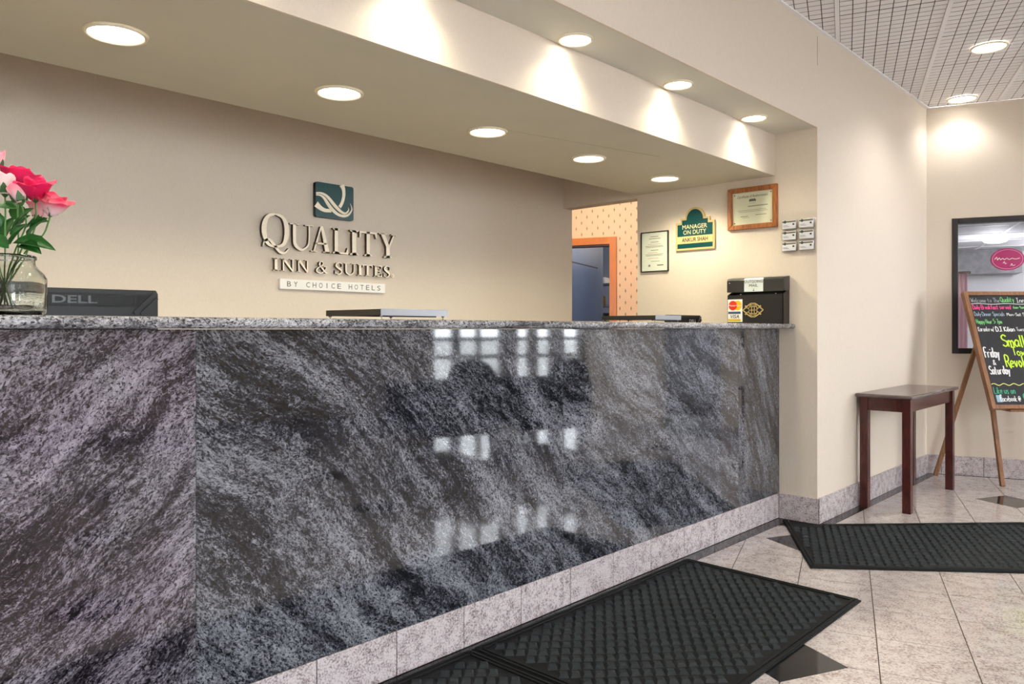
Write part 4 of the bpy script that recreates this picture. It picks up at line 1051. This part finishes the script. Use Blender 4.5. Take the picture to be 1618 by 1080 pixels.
def petal_mesh(h, w, curl, flare, name):
    mb = MB(); nu_, nv_ = 7, 7
    for side in (0, 1):
        for i in range(nv_ + 1):
            t = i / nv_
            prof = (0.35 + 1.18 * t if t < 0.55 else max(0.0, 1 - ((t - 0.55) / 0.47) ** 4) ** 0.5)
            for k in range(nu_ + 1):
                s_ = k / nu_ * 2 - 1
                ang = s_ * w * prof
                r = 0.010 + curl * math.sin(t * math.pi * 0.62) + flare * max(0, t - 0.55) ** 2
                zz = h * t - 0.10 * h * abs(s_) ** 3 * t + 0.02 * h * math.sin(5 * s_ + 2) * t
                r -= 0.0009 * side
                mb.v.append((r * math.cos(ang), r * math.sin(ang), zz))
    st = nu_ + 1; off = st * (nv_ + 1)
    for i in range(nv_):
        for k in range(nu_):
            a = i * st + k
            mb.f.append((a, a + 1, a + st + 1, a + st)); mb.m.append(0)
            mb.f.append((off + a, off + a + st, off + a + st + 1, off + a + 1)); mb.m.append(0)
    edge = [k for k in range(st)] + [i * st + nu_ for i in range(1, nv_ + 1)] + [nv_ * st + k for k in range(nu_ - 1, -1, -1)] + [i * st for i in range(nv_ - 1, 0, -1)]
    for q in range(len(edge)):
        a, b = edge[q], edge[(q + 1) % len(edge)]
        mb.f.append((a, off + a, off + b, b)); mb.m.append(0)
    me = bpy.data.meshes.new(name); me.from_pydata(mb.v, [], mb.f); me.polygons.foreach_set('use_smooth', [True] * len(me.polygons))
    bm = bmesh.new(); bm.from_mesh(me); bmesh.ops.recalc_face_normals(bm, faces=bm.faces); bm.to_mesh(me); bm.free()
    return me
PET = {}
for kind in PM:
    for nm, args in (('outer', (0.050, 1.05, 0.018, 0.05)), ('inner', (0.050, 1.25, 0.011, 0.012)), ('bud', (0.046, 1.5, 0.010, 0.0))):
        me = petal_mesh(*args, 'petal_%s_%s' % (kind, nm)); me.materials.append(PM[kind]); PET[kind, nm] = me
def leaf_mesh():
    mb = MB(); nn = 10
    for side in (0, 1):
        for i in range(nn + 1):
            t = i / nn; w = 0.36 * math.sin(math.pi * t ** 0.85) ** 0.9 * (1 + 0.05 * math.sin(23 * t))
            for s_ in (-1, -0.5, 0, 0.5, 1):
                mb.v.append((t, s_ * w, 0.16 * abs(s_) * w / 0.36 - 0.16 * t * t - 0.008 * side))
    off = 5 * (nn + 1)
    for i in range(nn):
        for k in range(4):
            a = i * 5 + k
            mb.f.append((a, a + 1, a + 6, a + 5)); mb.m.append(0)
            mb.f.append((off + a, off + a + 5, off + a + 6, off + a + 1)); mb.m.append(0)
    for i in range(nn):
        for k in (0, 4):
            a = i * 5 + k; mb.f.append((a, a + 5, off + a + 5, off + a)); mb.m.append(0)
    me = bpy.data.meshes.new('leaf'); me.from_pydata(mb.v, [], mb.f); me.materials.append(M_LEAF); me.polygons.foreach_set('use_smooth', [True] * len(me.polygons))
    return me
LEAF = leaf_mesh()
def sepal_mesh():
    mb = MB()
    for k in range(5):
        a = 2 * math.pi * k / 5
        vs = []
        for t, w, z in ((0.004, 0.004, 0.0), (0.014, 0.009, 0.004), (0.018, 0.006, 0.016), (0.020, 0.0008, 0.026)):
            for s_ in (-1, 1):
                vs.append((t * math.cos(a) - s_ * w * math.sin(a), t * math.sin(a) + s_ * w * math.cos(a), z))
        mb.add(vs, [(0, 1, 3, 2), (2, 3, 5, 4), (4, 5, 7, 6)])
    mb.lathe([(0.002, -0.008), (0.006, -0.004), (0.010, 0.004), (0.009, 0.008)], 10)
    me = bpy.data.meshes.new('sepals'); me.from_pydata(mb.v, [], mb.f); me.materials.append(M_SEPAL); return me
SEP = sepal_mesh()
def vpos(x, y, dep=0.0):
    """a point near the jar's middle, x to the right and height from the picture scale, dep towards the desk"""
    k = 1.79 + dep
    p = FD * k + RT * ((x - 809) / 1216 * k); p.z = EYE + (519 - y) / 1216 * k
    return p
def rose(label, at, kind, style, tilt, leaves, size=1.0):
    at = Vector(at)
    t = thing('rose', label, 'rose', JC + Vector((0, 0, 0.009)), 0, 'artificial roses in the jar')
    top = at - t.location
    tdir = Vector((tilt[0] * RT.x + tilt[1] * FD.x, tilt[0] * RT.y + tilt[1] * FD.y, 1.0)).normalized()
    base = Vector((-top.x * 0.35, -top.y * 0.35, 0.004))
    if base.length > 0.04:
        base *= 0.04 / base.length
    rim = Vector((top.x, top.y, 0)); rim = rim * min(1.0, 0.042 / max(rim.length, 1e-3)); rim.z = 0.13
    path = []
    pts = [base, rim, top - tdir * 0.05, top - tdir * 0.004]
    for i in range(3):
        for k in range(5):
            u_ = k / 5; path.append(pts[i].lerp(pts[i + 1], u_))
    path.append(pts[3])
    for _ in range(2):
        path = [path[0]] + [(path[i - 1] + path[i] * 2 + path[i + 1]) / 4 for i in range(1, len(path) - 1)] + [path[-1]]
    MB().tube(path, 0.0019, 6).build('stem', M_STEM, t, smooth=True)
    q = tdir.to_track_quat('Z', 'Y')
    def put(nm, me, spin, sc, lean=0.0, lift=0.0):
        o_ = bpy.data.objects.new(nm, me); COL.objects.link(o_); o_.parent = t
        o_.rotation_mode = 'QUATERNION'
        o_.rotation_quaternion = q @ Euler((0, 0, spin)).to_quaternion() @ Euler((0, lean, 0)).to_quaternion()
        o_.location = top + tdir * lift; o_.scale = (sc, sc, sc)
    put('sepals', SEP, random.random() * 6, size)
    r0 = random.random() * 6.28
    if style == 'open':
        for k in range(5):
            put('petal', PET[kind, 'outer'], r0 + k * 1.2566, size * random.uniform(0.92, 1.06), random.uniform(0.05, 0.30))
        for k in range(4):
            put('petal', PET[kind, 'inner'], r0 + 0.6 + k * 1.5708, size * random.uniform(0.95, 1.05), random.uniform(-0.05, 0.10), 0.002)
        put('petal', PET[kind, 'bud'], r0 + 1, size * 0.9, 0, 0.003)
    else:
        for k in range(3):
            put('petal', PET[kind, 'bud'], r0 + k * 2.094, size * random.uniform(0.95, 1.05), 0.04)
        put('petal', PET[kind, 'inner'], r0 + 1.0, size, 0.02)
    for (lx, ly, ld), (ex, ey, ed), wd in leaves:
        a = vpos(lx, ly, ld) - t.location; b = vpos(ex, ey, ed) - t.location
        d_ = b - a; L = d_.length
        o_ = bpy.data.objects.new('leaf', LEAF); COL.objects.link(o_); o_.parent = t
        xa = d_.normalized(); za = Vector((0, 0, 1)) - FD * 0.75; ya = za.cross(xa).normalized(); za = xa.cross(ya)
        o_.rotation_mode = 'QUATERNION'; o_.rotation_quaternion = Matrix((xa, ya, za)).transposed().to_quaternion()
        o_.location = a; o_.scale = (L, wd, L)
rose('crimson rose at the back of the bouquet, upper of the two red ones', vpos(30, 301, 0.02), 'red', 'open', (0.0, 0.1), [((18, 372, 0.0), (40, 336, -0.02), 0.05)], 1.05)
rose('open crimson rose in front, lower of the two red ones', vpos(56, 315, -0.03), 'red', 'open', (0.12, -0.25), [((44, 372, -0.03), (68, 340, -0.05), 0.055), ((20, 384, -0.05), (84, 386, -0.06), 0.062)], 0.98)
rose('pink rosebud just below the red roses', vpos(33, 320, -0.05), 'pink', 'bud', (-0.25, -0.1), [((30, 352, -0.05), (48, 326, -0.06), 0.05)], 0.95)
rose('pale white-pink rosebud at the left edge', vpos(8, 306, -0.03), 'pale', 'bud', (0.05, -0.1), [((28, 330, -0.03), (-10, 322, -0.04), 0.05), ((14, 392, -0.05), (-30, 370, -0.07), 0.06)], 1.0)
rose('pink rose with crimson petal edges leaning out to the right', vpos(80, 338, -0.02), 'edged', 'open', (0.42, -0.2), [((40, 360, -0.01), (72, 344, -0.03), 0.05)], 0.92)
rose('pink rosebud at the very top left of the bouquet', vpos(-8, 268, 0.0), 'pink', 'bud', (-0.05, 0.0), [((2, 360, 0.0), (-20, 330, -0.02), 0.05)], 1.0)
rose('pale pink rose half hidden behind the right-leaning rose', vpos(60, 346, 0.05), 'pink', 'open', (0.15, 0.3), [((36, 352, 0.03), (20, 318, 0.03), 0.05)], 0.85)
rose('crimson rose beyond the left edge of the picture', vpos(-40, 300, 0.02), 'red', 'open', (-0.3, 0.0), [((0, 392, -0.04), (-60, 380, -0.04), 0.06), ((16, 386, -0.05), (36, 350, -0.07), 0.055)], 1.0)
rose('pale rose beyond the left edge, behind the jar', vpos(-25, 330, 0.06), 'pale', 'open', (-0.3, 0.3), [((6, 380, 0.02), (18, 340, 0.02), 0.055), ((30, 388, -0.05), (62, 394, -0.08), 0.05)], 0.9)

# ------------------------------------------------------------------ console table
tb = thing('console_table', 'narrow dark mahogany console table against the right wall', 'table', (5.675, 1.612, 0))
HX, HY, TZ = 0.545, 0.172, 0.735
mb = MB(); mb.prism([(-HX, -HY), (HX, -HY), (HX, HY), (-HX, HY)], lambda x, y, t: (x, y, t), TZ - 0.022, TZ)
mb.build('table_top', mat('mahogany_top_sheen', (100, 86, 86), 0.16, noise=0.2, nscale=14, stretch=(0.2, 1, 1)), tb, bevel=0.008)  # grey-brown base colour has the top's reflected sheen painted in
for sx in (-1, 1):
    for sy in (-1, 1):
        cx_, cy_ = sx * (HX - 0.055), sy * (HY - 0.045)
        mb = MB().box(-0.025, 0.025, -0.025, 0.025, 0.0, TZ - 0.0225)
        lg = mb.build('leg', M_MAHOG, tb, bevel=0.002, loc=(cx_, cy_, 0))
        for k in range(3):
            r_ = MB().box(-0.0262, -0.025, -0.0165 + 0.012 * k, -0.0075 + 0.012 * k, 0.05, TZ - 0.13).build('reed', M_MAHOG, lg)
ap = 0.085
MB().box(-HX + 0.08, HX - 0.08, -HY + 0.032, -HY + 0.050, TZ - 0.022 - ap, TZ - 0.0225).build('apron', M_MAHOG, tb, bevel=0.002)
MB().box(-HX + 0.08, HX - 0.08, HY - 0.050, HY - 0.032, TZ - 0.022 - ap, TZ - 0.0225).build('apron', M_MAHOG, tb, bevel=0.002)
for sx in (-1, 1):
    MB().box(sx * (HX - 0.046) - 0.009, sx * (HX - 0.046) + 0.009, -HY + 0.07, HY - 0.07, TZ - 0.022 - ap, TZ - 0.0225).build('apron', M_MAHOG, tb, bevel=0.002)

# ------------------------------------------------------------------ chalkboard on an easel
EB = Vector((6.267, 1.242, 0.0))
es = thing('chalkboard_easel', 'wooden easel with a leaning chalkboard of coloured handwriting by the window', 'easel', EB, YAW - math.pi / 2)
BWD = 0.49; ZB, ZT, LEAN = 0.586, 1.428, 0.350
LB = math.hypot(ZT - ZB, LEAN); th_ = math.atan2(LEAN, ZT - ZB)
bd = bpy.data.objects.new('board', None); COL.objects.link(bd); bd.parent = es; bd.location = (0, 0, ZB); bd.rotation_euler = (-th_, 0, 0)
ft = 0.030
bp_ = MB().box(ft, BWD - ft, 0.006, 0.022, ft, LB - ft).build('slate', mat('chalkboard_black', (52, 53, 56), 0.10, noise=0.12, nscale=6), bd)
for nm, b_ in (('frame_stile', (0, ft, -0.004, 0.038, 0, LB)), ('frame_stile', (BWD - ft, BWD, -0.004, 0.038, 0, LB)), ('frame_rail', (ft, BWD - ft, -0.004, 0.034, 0, ft)), ('frame_rail', (ft, BWD - ft, -0.004, 0.034, LB - ft, LB))):
    MB().box(*b_).build(nm, M_EASEL, bd, bevel=0.002)
CH = {'w': mat('chalk_white', (226, 228, 228), 0.8), 'p': mat('chalk_pink', (232, 70, 140), 0.8), 'g': mat('chalk_green', (120, 206, 120), 0.8), 'y': mat('chalk_lime', (200, 236, 60), 0.8), 't': mat('chalk_teal', (60, 170, 128), 0.8), 'd': mat('chalk_grey', (150, 158, 160), 0.8), 'b': mat('chalk_blue', (150, 172, 190), 0.8)}
def chalk(lines):
    for s_, x0, x1, fz, h, w, col in lines:
        mb = MB()
        hand(mb, s_, x0, LB * fz, h, x1 - x0, 0.006, w)
        o_ = mb.build('chalk_writing', CH[col], bd); o_['kind'] = 'stuff'
L_ = [('Welcome to The', 0.045, 0.26, 0.905, 0.036, 0.003, 'd'), ('Quality', 0.265, 0.37, 0.91, 0.040, 0.0042, 'g'), ('Inn', 0.385, 0.445, 0.905, 0.036, 0.0036, 'w'),
      ('Daily Breakfast served', 0.045, 0.33, 0.845, 0.034, 0.0042, 'p'), ('6am-9am', 0.345, 0.43, 0.85, 0.022, 0.003, 'g'),
      ('Daily Dinner Specials', 0.045, 0.27, 0.785, 0.032, 0.003, 'b'), ('Mon-Sat 5pm', 0.285, 0.45, 0.785, 0.024, 0.003, 'w'),
      ('Happy Hour 5-7pm', 0.045, 0.235, 0.718, 0.034, 0.0034, 'g'),
      ('Karaoke w/', 0.045, 0.165, 0.650, 0.036, 0.0034, 'w'), ('D.J. Kilian', 0.175, 0.315, 0.65, 0.036, 0.0058, 'w'), ('Tues 8pm', 0.325, 0.44, 0.652, 0.028, 0.003, 'w'),
      ('Small', 0.195, 0.365, 0.520, 0.090, 0.010, 'y'), ('Town', 0.250, 0.380, 0.443, 0.062, 0.0072, 'y'), ('Revolution', 0.185, 0.450, 0.345, 0.088, 0.009, 'y'),
      ('Friday', 0.048, 0.155, 0.425, 0.075, 0.0085, 'w'), ('&', 0.09, 0.115, 0.362, 0.04, 0.005, 'w'), ('Saturday', 0.052, 0.200, 0.285, 0.062, 0.0078, 'w'),
      ('Like us on', 0.048, 0.200, 0.125, 0.048, 0.0045, 't'), ('acebook @', 0.092, 0.225, 0.063, 0.040, 0.0044, 'w')]
chalk(L_)
mb = MB(); mb.ribbon([(0.04 + 0.012 * k, LB * 0.200 + 0.007 * math.sin(k * 1.05)) for k in range(34)], [0.005] * 34, 0.0054, 0.006, n=2); mb.build('chalk_line', mat('chalk_yellow', (226, 226, 130), 0.8), bd)
mb = MB(); mb.ribbon([(0.04 + 0.02 * k, LB * 0.892 + 0.003 * math.sin(k * 0.6)) for k in range(21)], [0.004] * 21, 0.0054, 0.006, n=2); mb.build('chalk_line', CH['w'], bd)
mb = MB().box(0.052, 0.092, 0.0054, 0.006, LB * 0.056, LB * 0.056 + 0.052); mb.build('chalk_square', mat('chalk_pale_blue', (150, 180, 196), 0.8), bd)
mb = MB(); hand(mb, 'f', 0.072, LB * 0.058, 0.052, 0.026, 0.0053, 0.006); mb.build('chalk_writing', CH['w'], bd)
mb = MB(); disc(mb, 0.262, LB * 0.10, 0.020, 0.028, 0.0054, 0.006); mb.build('chalk_dot', CH['t'], bd)
def leg(nm, p, q, w, h):
    MB().bar(p, q, w, h, up=(0, 1, 0)).build(nm, M_EASEL, es, bevel=0.002)
leg('front_leg', (0.197, 0.197, 0.0), (0.150, 0.400, 1.36), 0.030, 0.024)
leg('front_leg', (0.47, 0.197, 0.0), (0.40, 0.400, 1.36), 0.030, 0.024)
leg('rear_leg', (-0.070, 0.605, 0.0), (0.235, 0.425, 1.31), 0.030, 0.022)
MB().box(0.13, 0.49, 0.0, 0.225, ZB - 0.022, ZB - 0.006).build('ledge', M_EASEL, es, bevel=0.002)
MB().box(0.135, 0.42, 0.386, 0.412, 1.30, 1.34).build('top_brace', M_EASEL, es)

# ------------------------------------------------------------------ floor mats
def in_poly(p, poly, inset):
    n_ = len(poly)
    s_ = sum(poly[i][0] * poly[(i + 1) % n_][1] - poly[(i + 1) % n_][0] * poly[i][1] for i in range(n_))
    sg_ = 1 if s_ > 0 else -1
    for i in range(n_):
        a, b = poly[i], poly[(i + 1) % n_]
        dx, dy = b[0] - a[0], b[1] - a[1]; l = math.hypot(dx, dy)
        if ((p[1] - a[1]) * dx - (p[0] - a[0]) * dy) / l * sg_ < inset:
            return False
    return True
def mat_obj(label, poly, ex, pw_, ph, gx, gy, inset, stag=0.25, inner=None, group='floor mats'):
    t = thing('floor_mat', label, 'floor mat', (0, 0, 0), 0, group)
    mb = MB(); prismz(mb, poly, 0.0005, 0.007); mb.build('backing', M_RUB, t, bevel=0.002)
    ey = (-ex[1], ex[0])
    pad = MB()
    xs_ = [p[0] * ex[0] + p[1] * ex[1] for p in poly]; ys_ = [p[0] * ey[0] + p[1] * ey[1] for p in poly]
    x0, x1, y0, y1 = min(xs_), max(xs_), min(ys_), max(ys_)
    ny_ = int((y1 - y0) / gy) + 1; nx_ = int((x1 - x0) / gx) + 2
    for j in range(ny_):
        for i in range(nx_):
            cx_ = x0 + (i + (j * stag) % 1.0) * gx; cy_ = y0 + (j + 0.5) * gy
            c_ = (cx_ * ex[0] + cy_ * ey[0], cx_ * ex[1] + cy_ * ey[1])
            if not in_poly(c_, inner or poly, inset):
                continue
            hx, hy = pw_ / 2, ph / 2
            vs = []
            for a, b, z in ((-1, -1, 0.007), (1, -1, 0.007), (1, 1, 0.007), (-1, 1, 0.007), (-0.62, -0.45, 0.0150), (0.62, -0.45, 0.0150), (0.62, 0.45, 0.0150), (-0.62, 0.45, 0.0150)):
                lx, ly = a * hx, b * hy
                vs.append((c_[0] + lx * ex[0] + ly * ey[0], c_[1] + lx * ex[1] + ly * ey[1], z))
            pad.add(vs, [(4, 5, 6, 7), (0, 1, 5, 4), (1, 2, 6, 5), (2, 3, 7, 6), (3, 0, 4, 7)])
    o_ = pad.build('pile_nubs', M_MAT, t, fix=False); o_['kind'] = 'stuff'
    n_ = len(poly)
    cx_ = sum(p[0] for p in poly) / n_; cy_ = sum(p[1] for p in poly) / n_
    for i in range(n_):
        a = Vector((*poly[i], 0.0085)); b = Vector((*poly[(i + 1) % n_], 0.0085))
        if (a - b).length < 0.3:
            continue
        d_ = (b - a).normalized(); nn = Vector((-d_.y, d_.x, 0))
        if nn.dot(Vector((cx_, cy_, 0)) - a) < 0:
            nn = -nn
        for off in (0.010, 0.028):
            MB().bar(a + nn * off + d_ * 0.012, b + nn * off - d_ * 0.012, 0.012, 0.006).build('border_rib', M_RUB, t, bevel=0.0015)
mat_obj('charcoal ribbed floor mat lying along the counter front', [(1.905, 1.140), (3.372, 1.145), (3.385, 1.985), (1.905, 1.985)], (math.cos(-0.76), math.sin(-0.76)), 0.034, 0.050, 0.040, 0.060, 0.055)
mat_obj('charcoal floor mat at the bottom left, butted against the counter mat', [(0.40, 1.120), (1.898, 1.125), (1.898, 1.985), (0.40, 1.985)], (math.cos(-0.76), math.sin(-0.76)), 0.034, 0.050, 0.040, 0.060, 0.055)
mat_obj('charcoal floor mat running from the wall corner to the right edge', [(4.475, 1.975), (4.515, 1.762), (5.378, 0.904), (5.85, 0.43), (4.95, -0.12), (3.669, 1.483)], (math.cos(-0.98), math.sin(-0.98)), 0.035, 0.048, 0.041, 0.060, 0.042, inner=[(4.367, 1.909), (5.85, 0.43), (4.95, -0.12), (3.669, 1.483)])

# ------------------------------------------------------------------ seen through the window and in reflections
ov = thing('oval_window_sign', 'magenta oval sign with white script on the dark-framed window', 'sign', gp(FAR_G - 0.004, 1.148, 1.684), RG)
M_MAG = mat('magenta_gloss', (170, 40, 104), 0.12, noise=0.15, nscale=20)
mb = MB(); disc(mb, 0, 0, 0.112, 0.085, 0.0, 0.020, n=40); mb.build('panel', M_MAG, ov, bevel=0.004)
mb = MB()
mb.ribbon([(0.100 * math.cos(2 * math.pi * k / 24), 0.074 * math.sin(2 * math.pi * k / 24)) for k in range(25)], [0.003] * 25, -0.0006, 0.0, n=2)
mb.build('rim_line', mat('magenta_pale', (226, 150, 190), 0.4), ov)
mb = MB(); mb.ribbon([(-0.085, 0.0), (-0.072, 0.018), (-0.066, -0.004), (-0.055, 0.012), (-0.045, -0.003), (-0.032, 0.008), (-0.02, -0.002), (-0.005, 0.008), (0.01, -0.002), (0.03, 0.006), (0.05, 0.0), (0.08, 0.006)], [0.004] * 12, -0.0008, 0.0, n=4)
mb.ribbon([(-0.03, -0.03), (-0.02, -0.018), (-0.016, -0.034), (-0.004, -0.03)], [0.003] * 4, -0.0008, 0.0, n=4); mb.ribbon([(0.02, -0.05), (0.028, -0.034), (0.034, -0.05), (0.05, -0.044)], [0.003] * 4, -0.0008, 0.0, n=4)
mb.build('script_stroke', M_WHITE, ov)
lt = MB(); text(lt, 'Factory', 0.93, 1.10, 1.395, 1.455, 0.0); lt2 = MB(); text(lt2, 'e', 1.125, 1.16, 1.405, 1.445, 0.0)
for q in (lt, lt2):
    q.v = [(x_, y_, z_) for x_, y_, z_ in q.v]
xm = (0.93 + 1.10) / 2
lt.v = [(2 * xm - x_, y_, z_) for x_, y_, z_ in lt.v]; lt2.v = [(2 * 1.1425 - x_, y_, z_) for x_, y_, z_ in lt2.v]
lt.v += lt2.v and []
o_ = len(lt.v); lt.v += lt2.v; lt.f += [tuple(i + o_ for i in f_) for f_ in lt2.f]; lt.m += lt2.m
gl_ = lt.build('glass_lettering', M_WHITE, bpy.data.objects['window_1'], loc=(0, FAR_G + 0.029, 0), fix=False)
cu_ = thing('window_curtain', 'pink curtain hanging inside the dark-framed window', 'curtain', gp(7.55, 0.98, 0), RG)
mb = MB(); nn = 40; hgt = (0.05, 1.62)
for side in (0.0, 0.004):
    for k in range(nn + 1):
        for z in hgt:
            mb.v.append((-0.22 + 0.20 * k / nn, 0.02 * math.sin(k * 1.1) + side, z))
for k in range(nn):
    a = 2 * k; mb.f.append((a, a + 2, a + 3, a + 1)); mb.m.append(0)
    b = a + 2 * (nn + 1); mb.f.append((b, b + 1, b + 3, b + 2)); mb.m.append(0)
mb.build('cloth', mat('curtain_pink', (246, 214, 226), 0.8), cu_, smooth=True)
MB().tube([(-0.26, 0, 1.63), (0.0, 0, 1.63)], 0.010, 8).build('rod', M_STEEL, cu_)
MB().box(-0.25, -0.235, -0.01, 0.01, 0.0, 1.63).build('stand_post', M_STEEL, cu_)
# armchair by the lobby windows
M_UPH = mat('armchair_fabric', (46, 42, 46), 0.85, noise=0.2, nscale=90)
for lab_, at_, tw_ in (('dark rounded armchair in the lobby, right one of the pair mirrored in the granite', gp(5.30, 3.35), 8), ('dark rounded armchair in the lobby, left one of the pair mirrored in the granite', gp(4.18, 3.30), -6)):
    ac = thing('armchair', lab_, 'armchair', at_, RG + math.radians(tw_), 'lobby armchairs')
    def pad(nm, x0, x1, y0, y1, z0, z1, b=0.05):
        o_ = MB().box(x0, x1, y0, y1, z0, z1).build(nm, M_UPH, ac)
        bv = o_.modifiers.new('bevel', 'BEVEL'); bv.width = b; bv.segments = 4
        return o_
    pad('seat', -0.32, 0.32, -0.36, 0.30, 0.14, 0.44)
    pts = [(-0.46, 0.16)] + [(0.46 * math.cos(math.pi - math.pi * k / 16), 0.50 + 0.34 * math.sin(math.pi * k / 16)) for k in range(17)] + [(0.46, 0.16)]
    mb = MB(); mb.prism(pts, XZ, 0.30, 0.46); o_ = mb.build('backrest', M_UPH, ac, bevel=0.03)
    pad('armrest', -0.50, -0.325, -0.36, 0.34, 0.14, 0.62); pad('armrest', 0.325, 0.50, -0.36, 0.34, 0.14, 0.62)
    for sx in (-1, 1):
        for y_ in (-0.30, 0.36):
            MB().bar((sx * 0.40, y_, 0.15), (sx * 0.41, y_, 0.0), 0.05, 0.05, up=(0, 1, 0), taper=0.6).build('leg', M_MAHOG, ac)
# shelves in the blue office
sh = thing('office_shelf', 'dark shelf unit at the back of the blue office', 'shelf', gp(12.2, -3.62), RG)
M_SHF = mat('shelf_grey', (96, 104, 120), 0.5)
for x in (-0.45, 0.45):
    MB().box(x - 0.015, x + 0.015, -0.18, 0.18, 0.0, 2.0).build('side_panel', M_SHF, sh)
for z in (0.35, 0.75, 1.10, 1.50, 1.86):
    MB().box(-0.435, 0.435, -0.18, 0.18, z, z + 0.025).build('shelf_board', M_SHF, sh)
def ob(nm, label, cat, x, z, w, d_, h, m, g):
    t = thing(nm, label, cat, gp(12.2 - 0.02, -3.62 + x, z), RG, g)
    MB().box(-w / 2, w / 2, -d_ / 2, d_ / 2, 0.001, h).build('cover', m, t, bevel=0.003)
    MB().box(-w / 2 + 0.004, w / 2 - 0.004, -d_ / 2 - 0.001, -d_ / 2 + 0.002, h * 0.55, h * 0.75).build('spine_patch', M_PAPER, t)
for k, nme in enumerate(('first', 'second', 'third', 'fourth', 'fifth', 'sixth')):
    ob('binder', '%s dark binder from the left on the office shelf' % nme, 'binder', -0.33 + 0.085 * k, 1.125, 0.07, 0.24, 0.28, mat('binder_dark', (34, 30, 32), 0.5), 'binders on the office shelf')
ob('storage_box', 'orange storage box on the upper office shelf', 'box', -0.2, 1.525, 0.36, 0.28, 0.16, mat('box_orange', (226, 160, 60), 0.6), None)
ob('storage_box', 'white storage box on top of the office shelf', 'box', -0.15, 1.885, 0.40, 0.28, 0.10, mat('box_white', (220, 220, 216), 0.6), None)
ob('storage_box', 'brown storage box low on the office shelf', 'box', -0.1, 0.775, 0.40, 0.28, 0.18, mat('box_brown', (120, 84, 60), 0.6), None)

for o_ in SC.objects:
    if o_.type == 'MESH' and o_.parent and o_.name.split('.')[0] in ('lettering', 'name_lettering', 'printed_lines', 'red_lines', 'heading', 'note_lettering', 'disc_lettering', 'blue_lettering', 'script_stroke', 'glass_lettering', 'crest'):
        o_['kind'] = 'stuff'
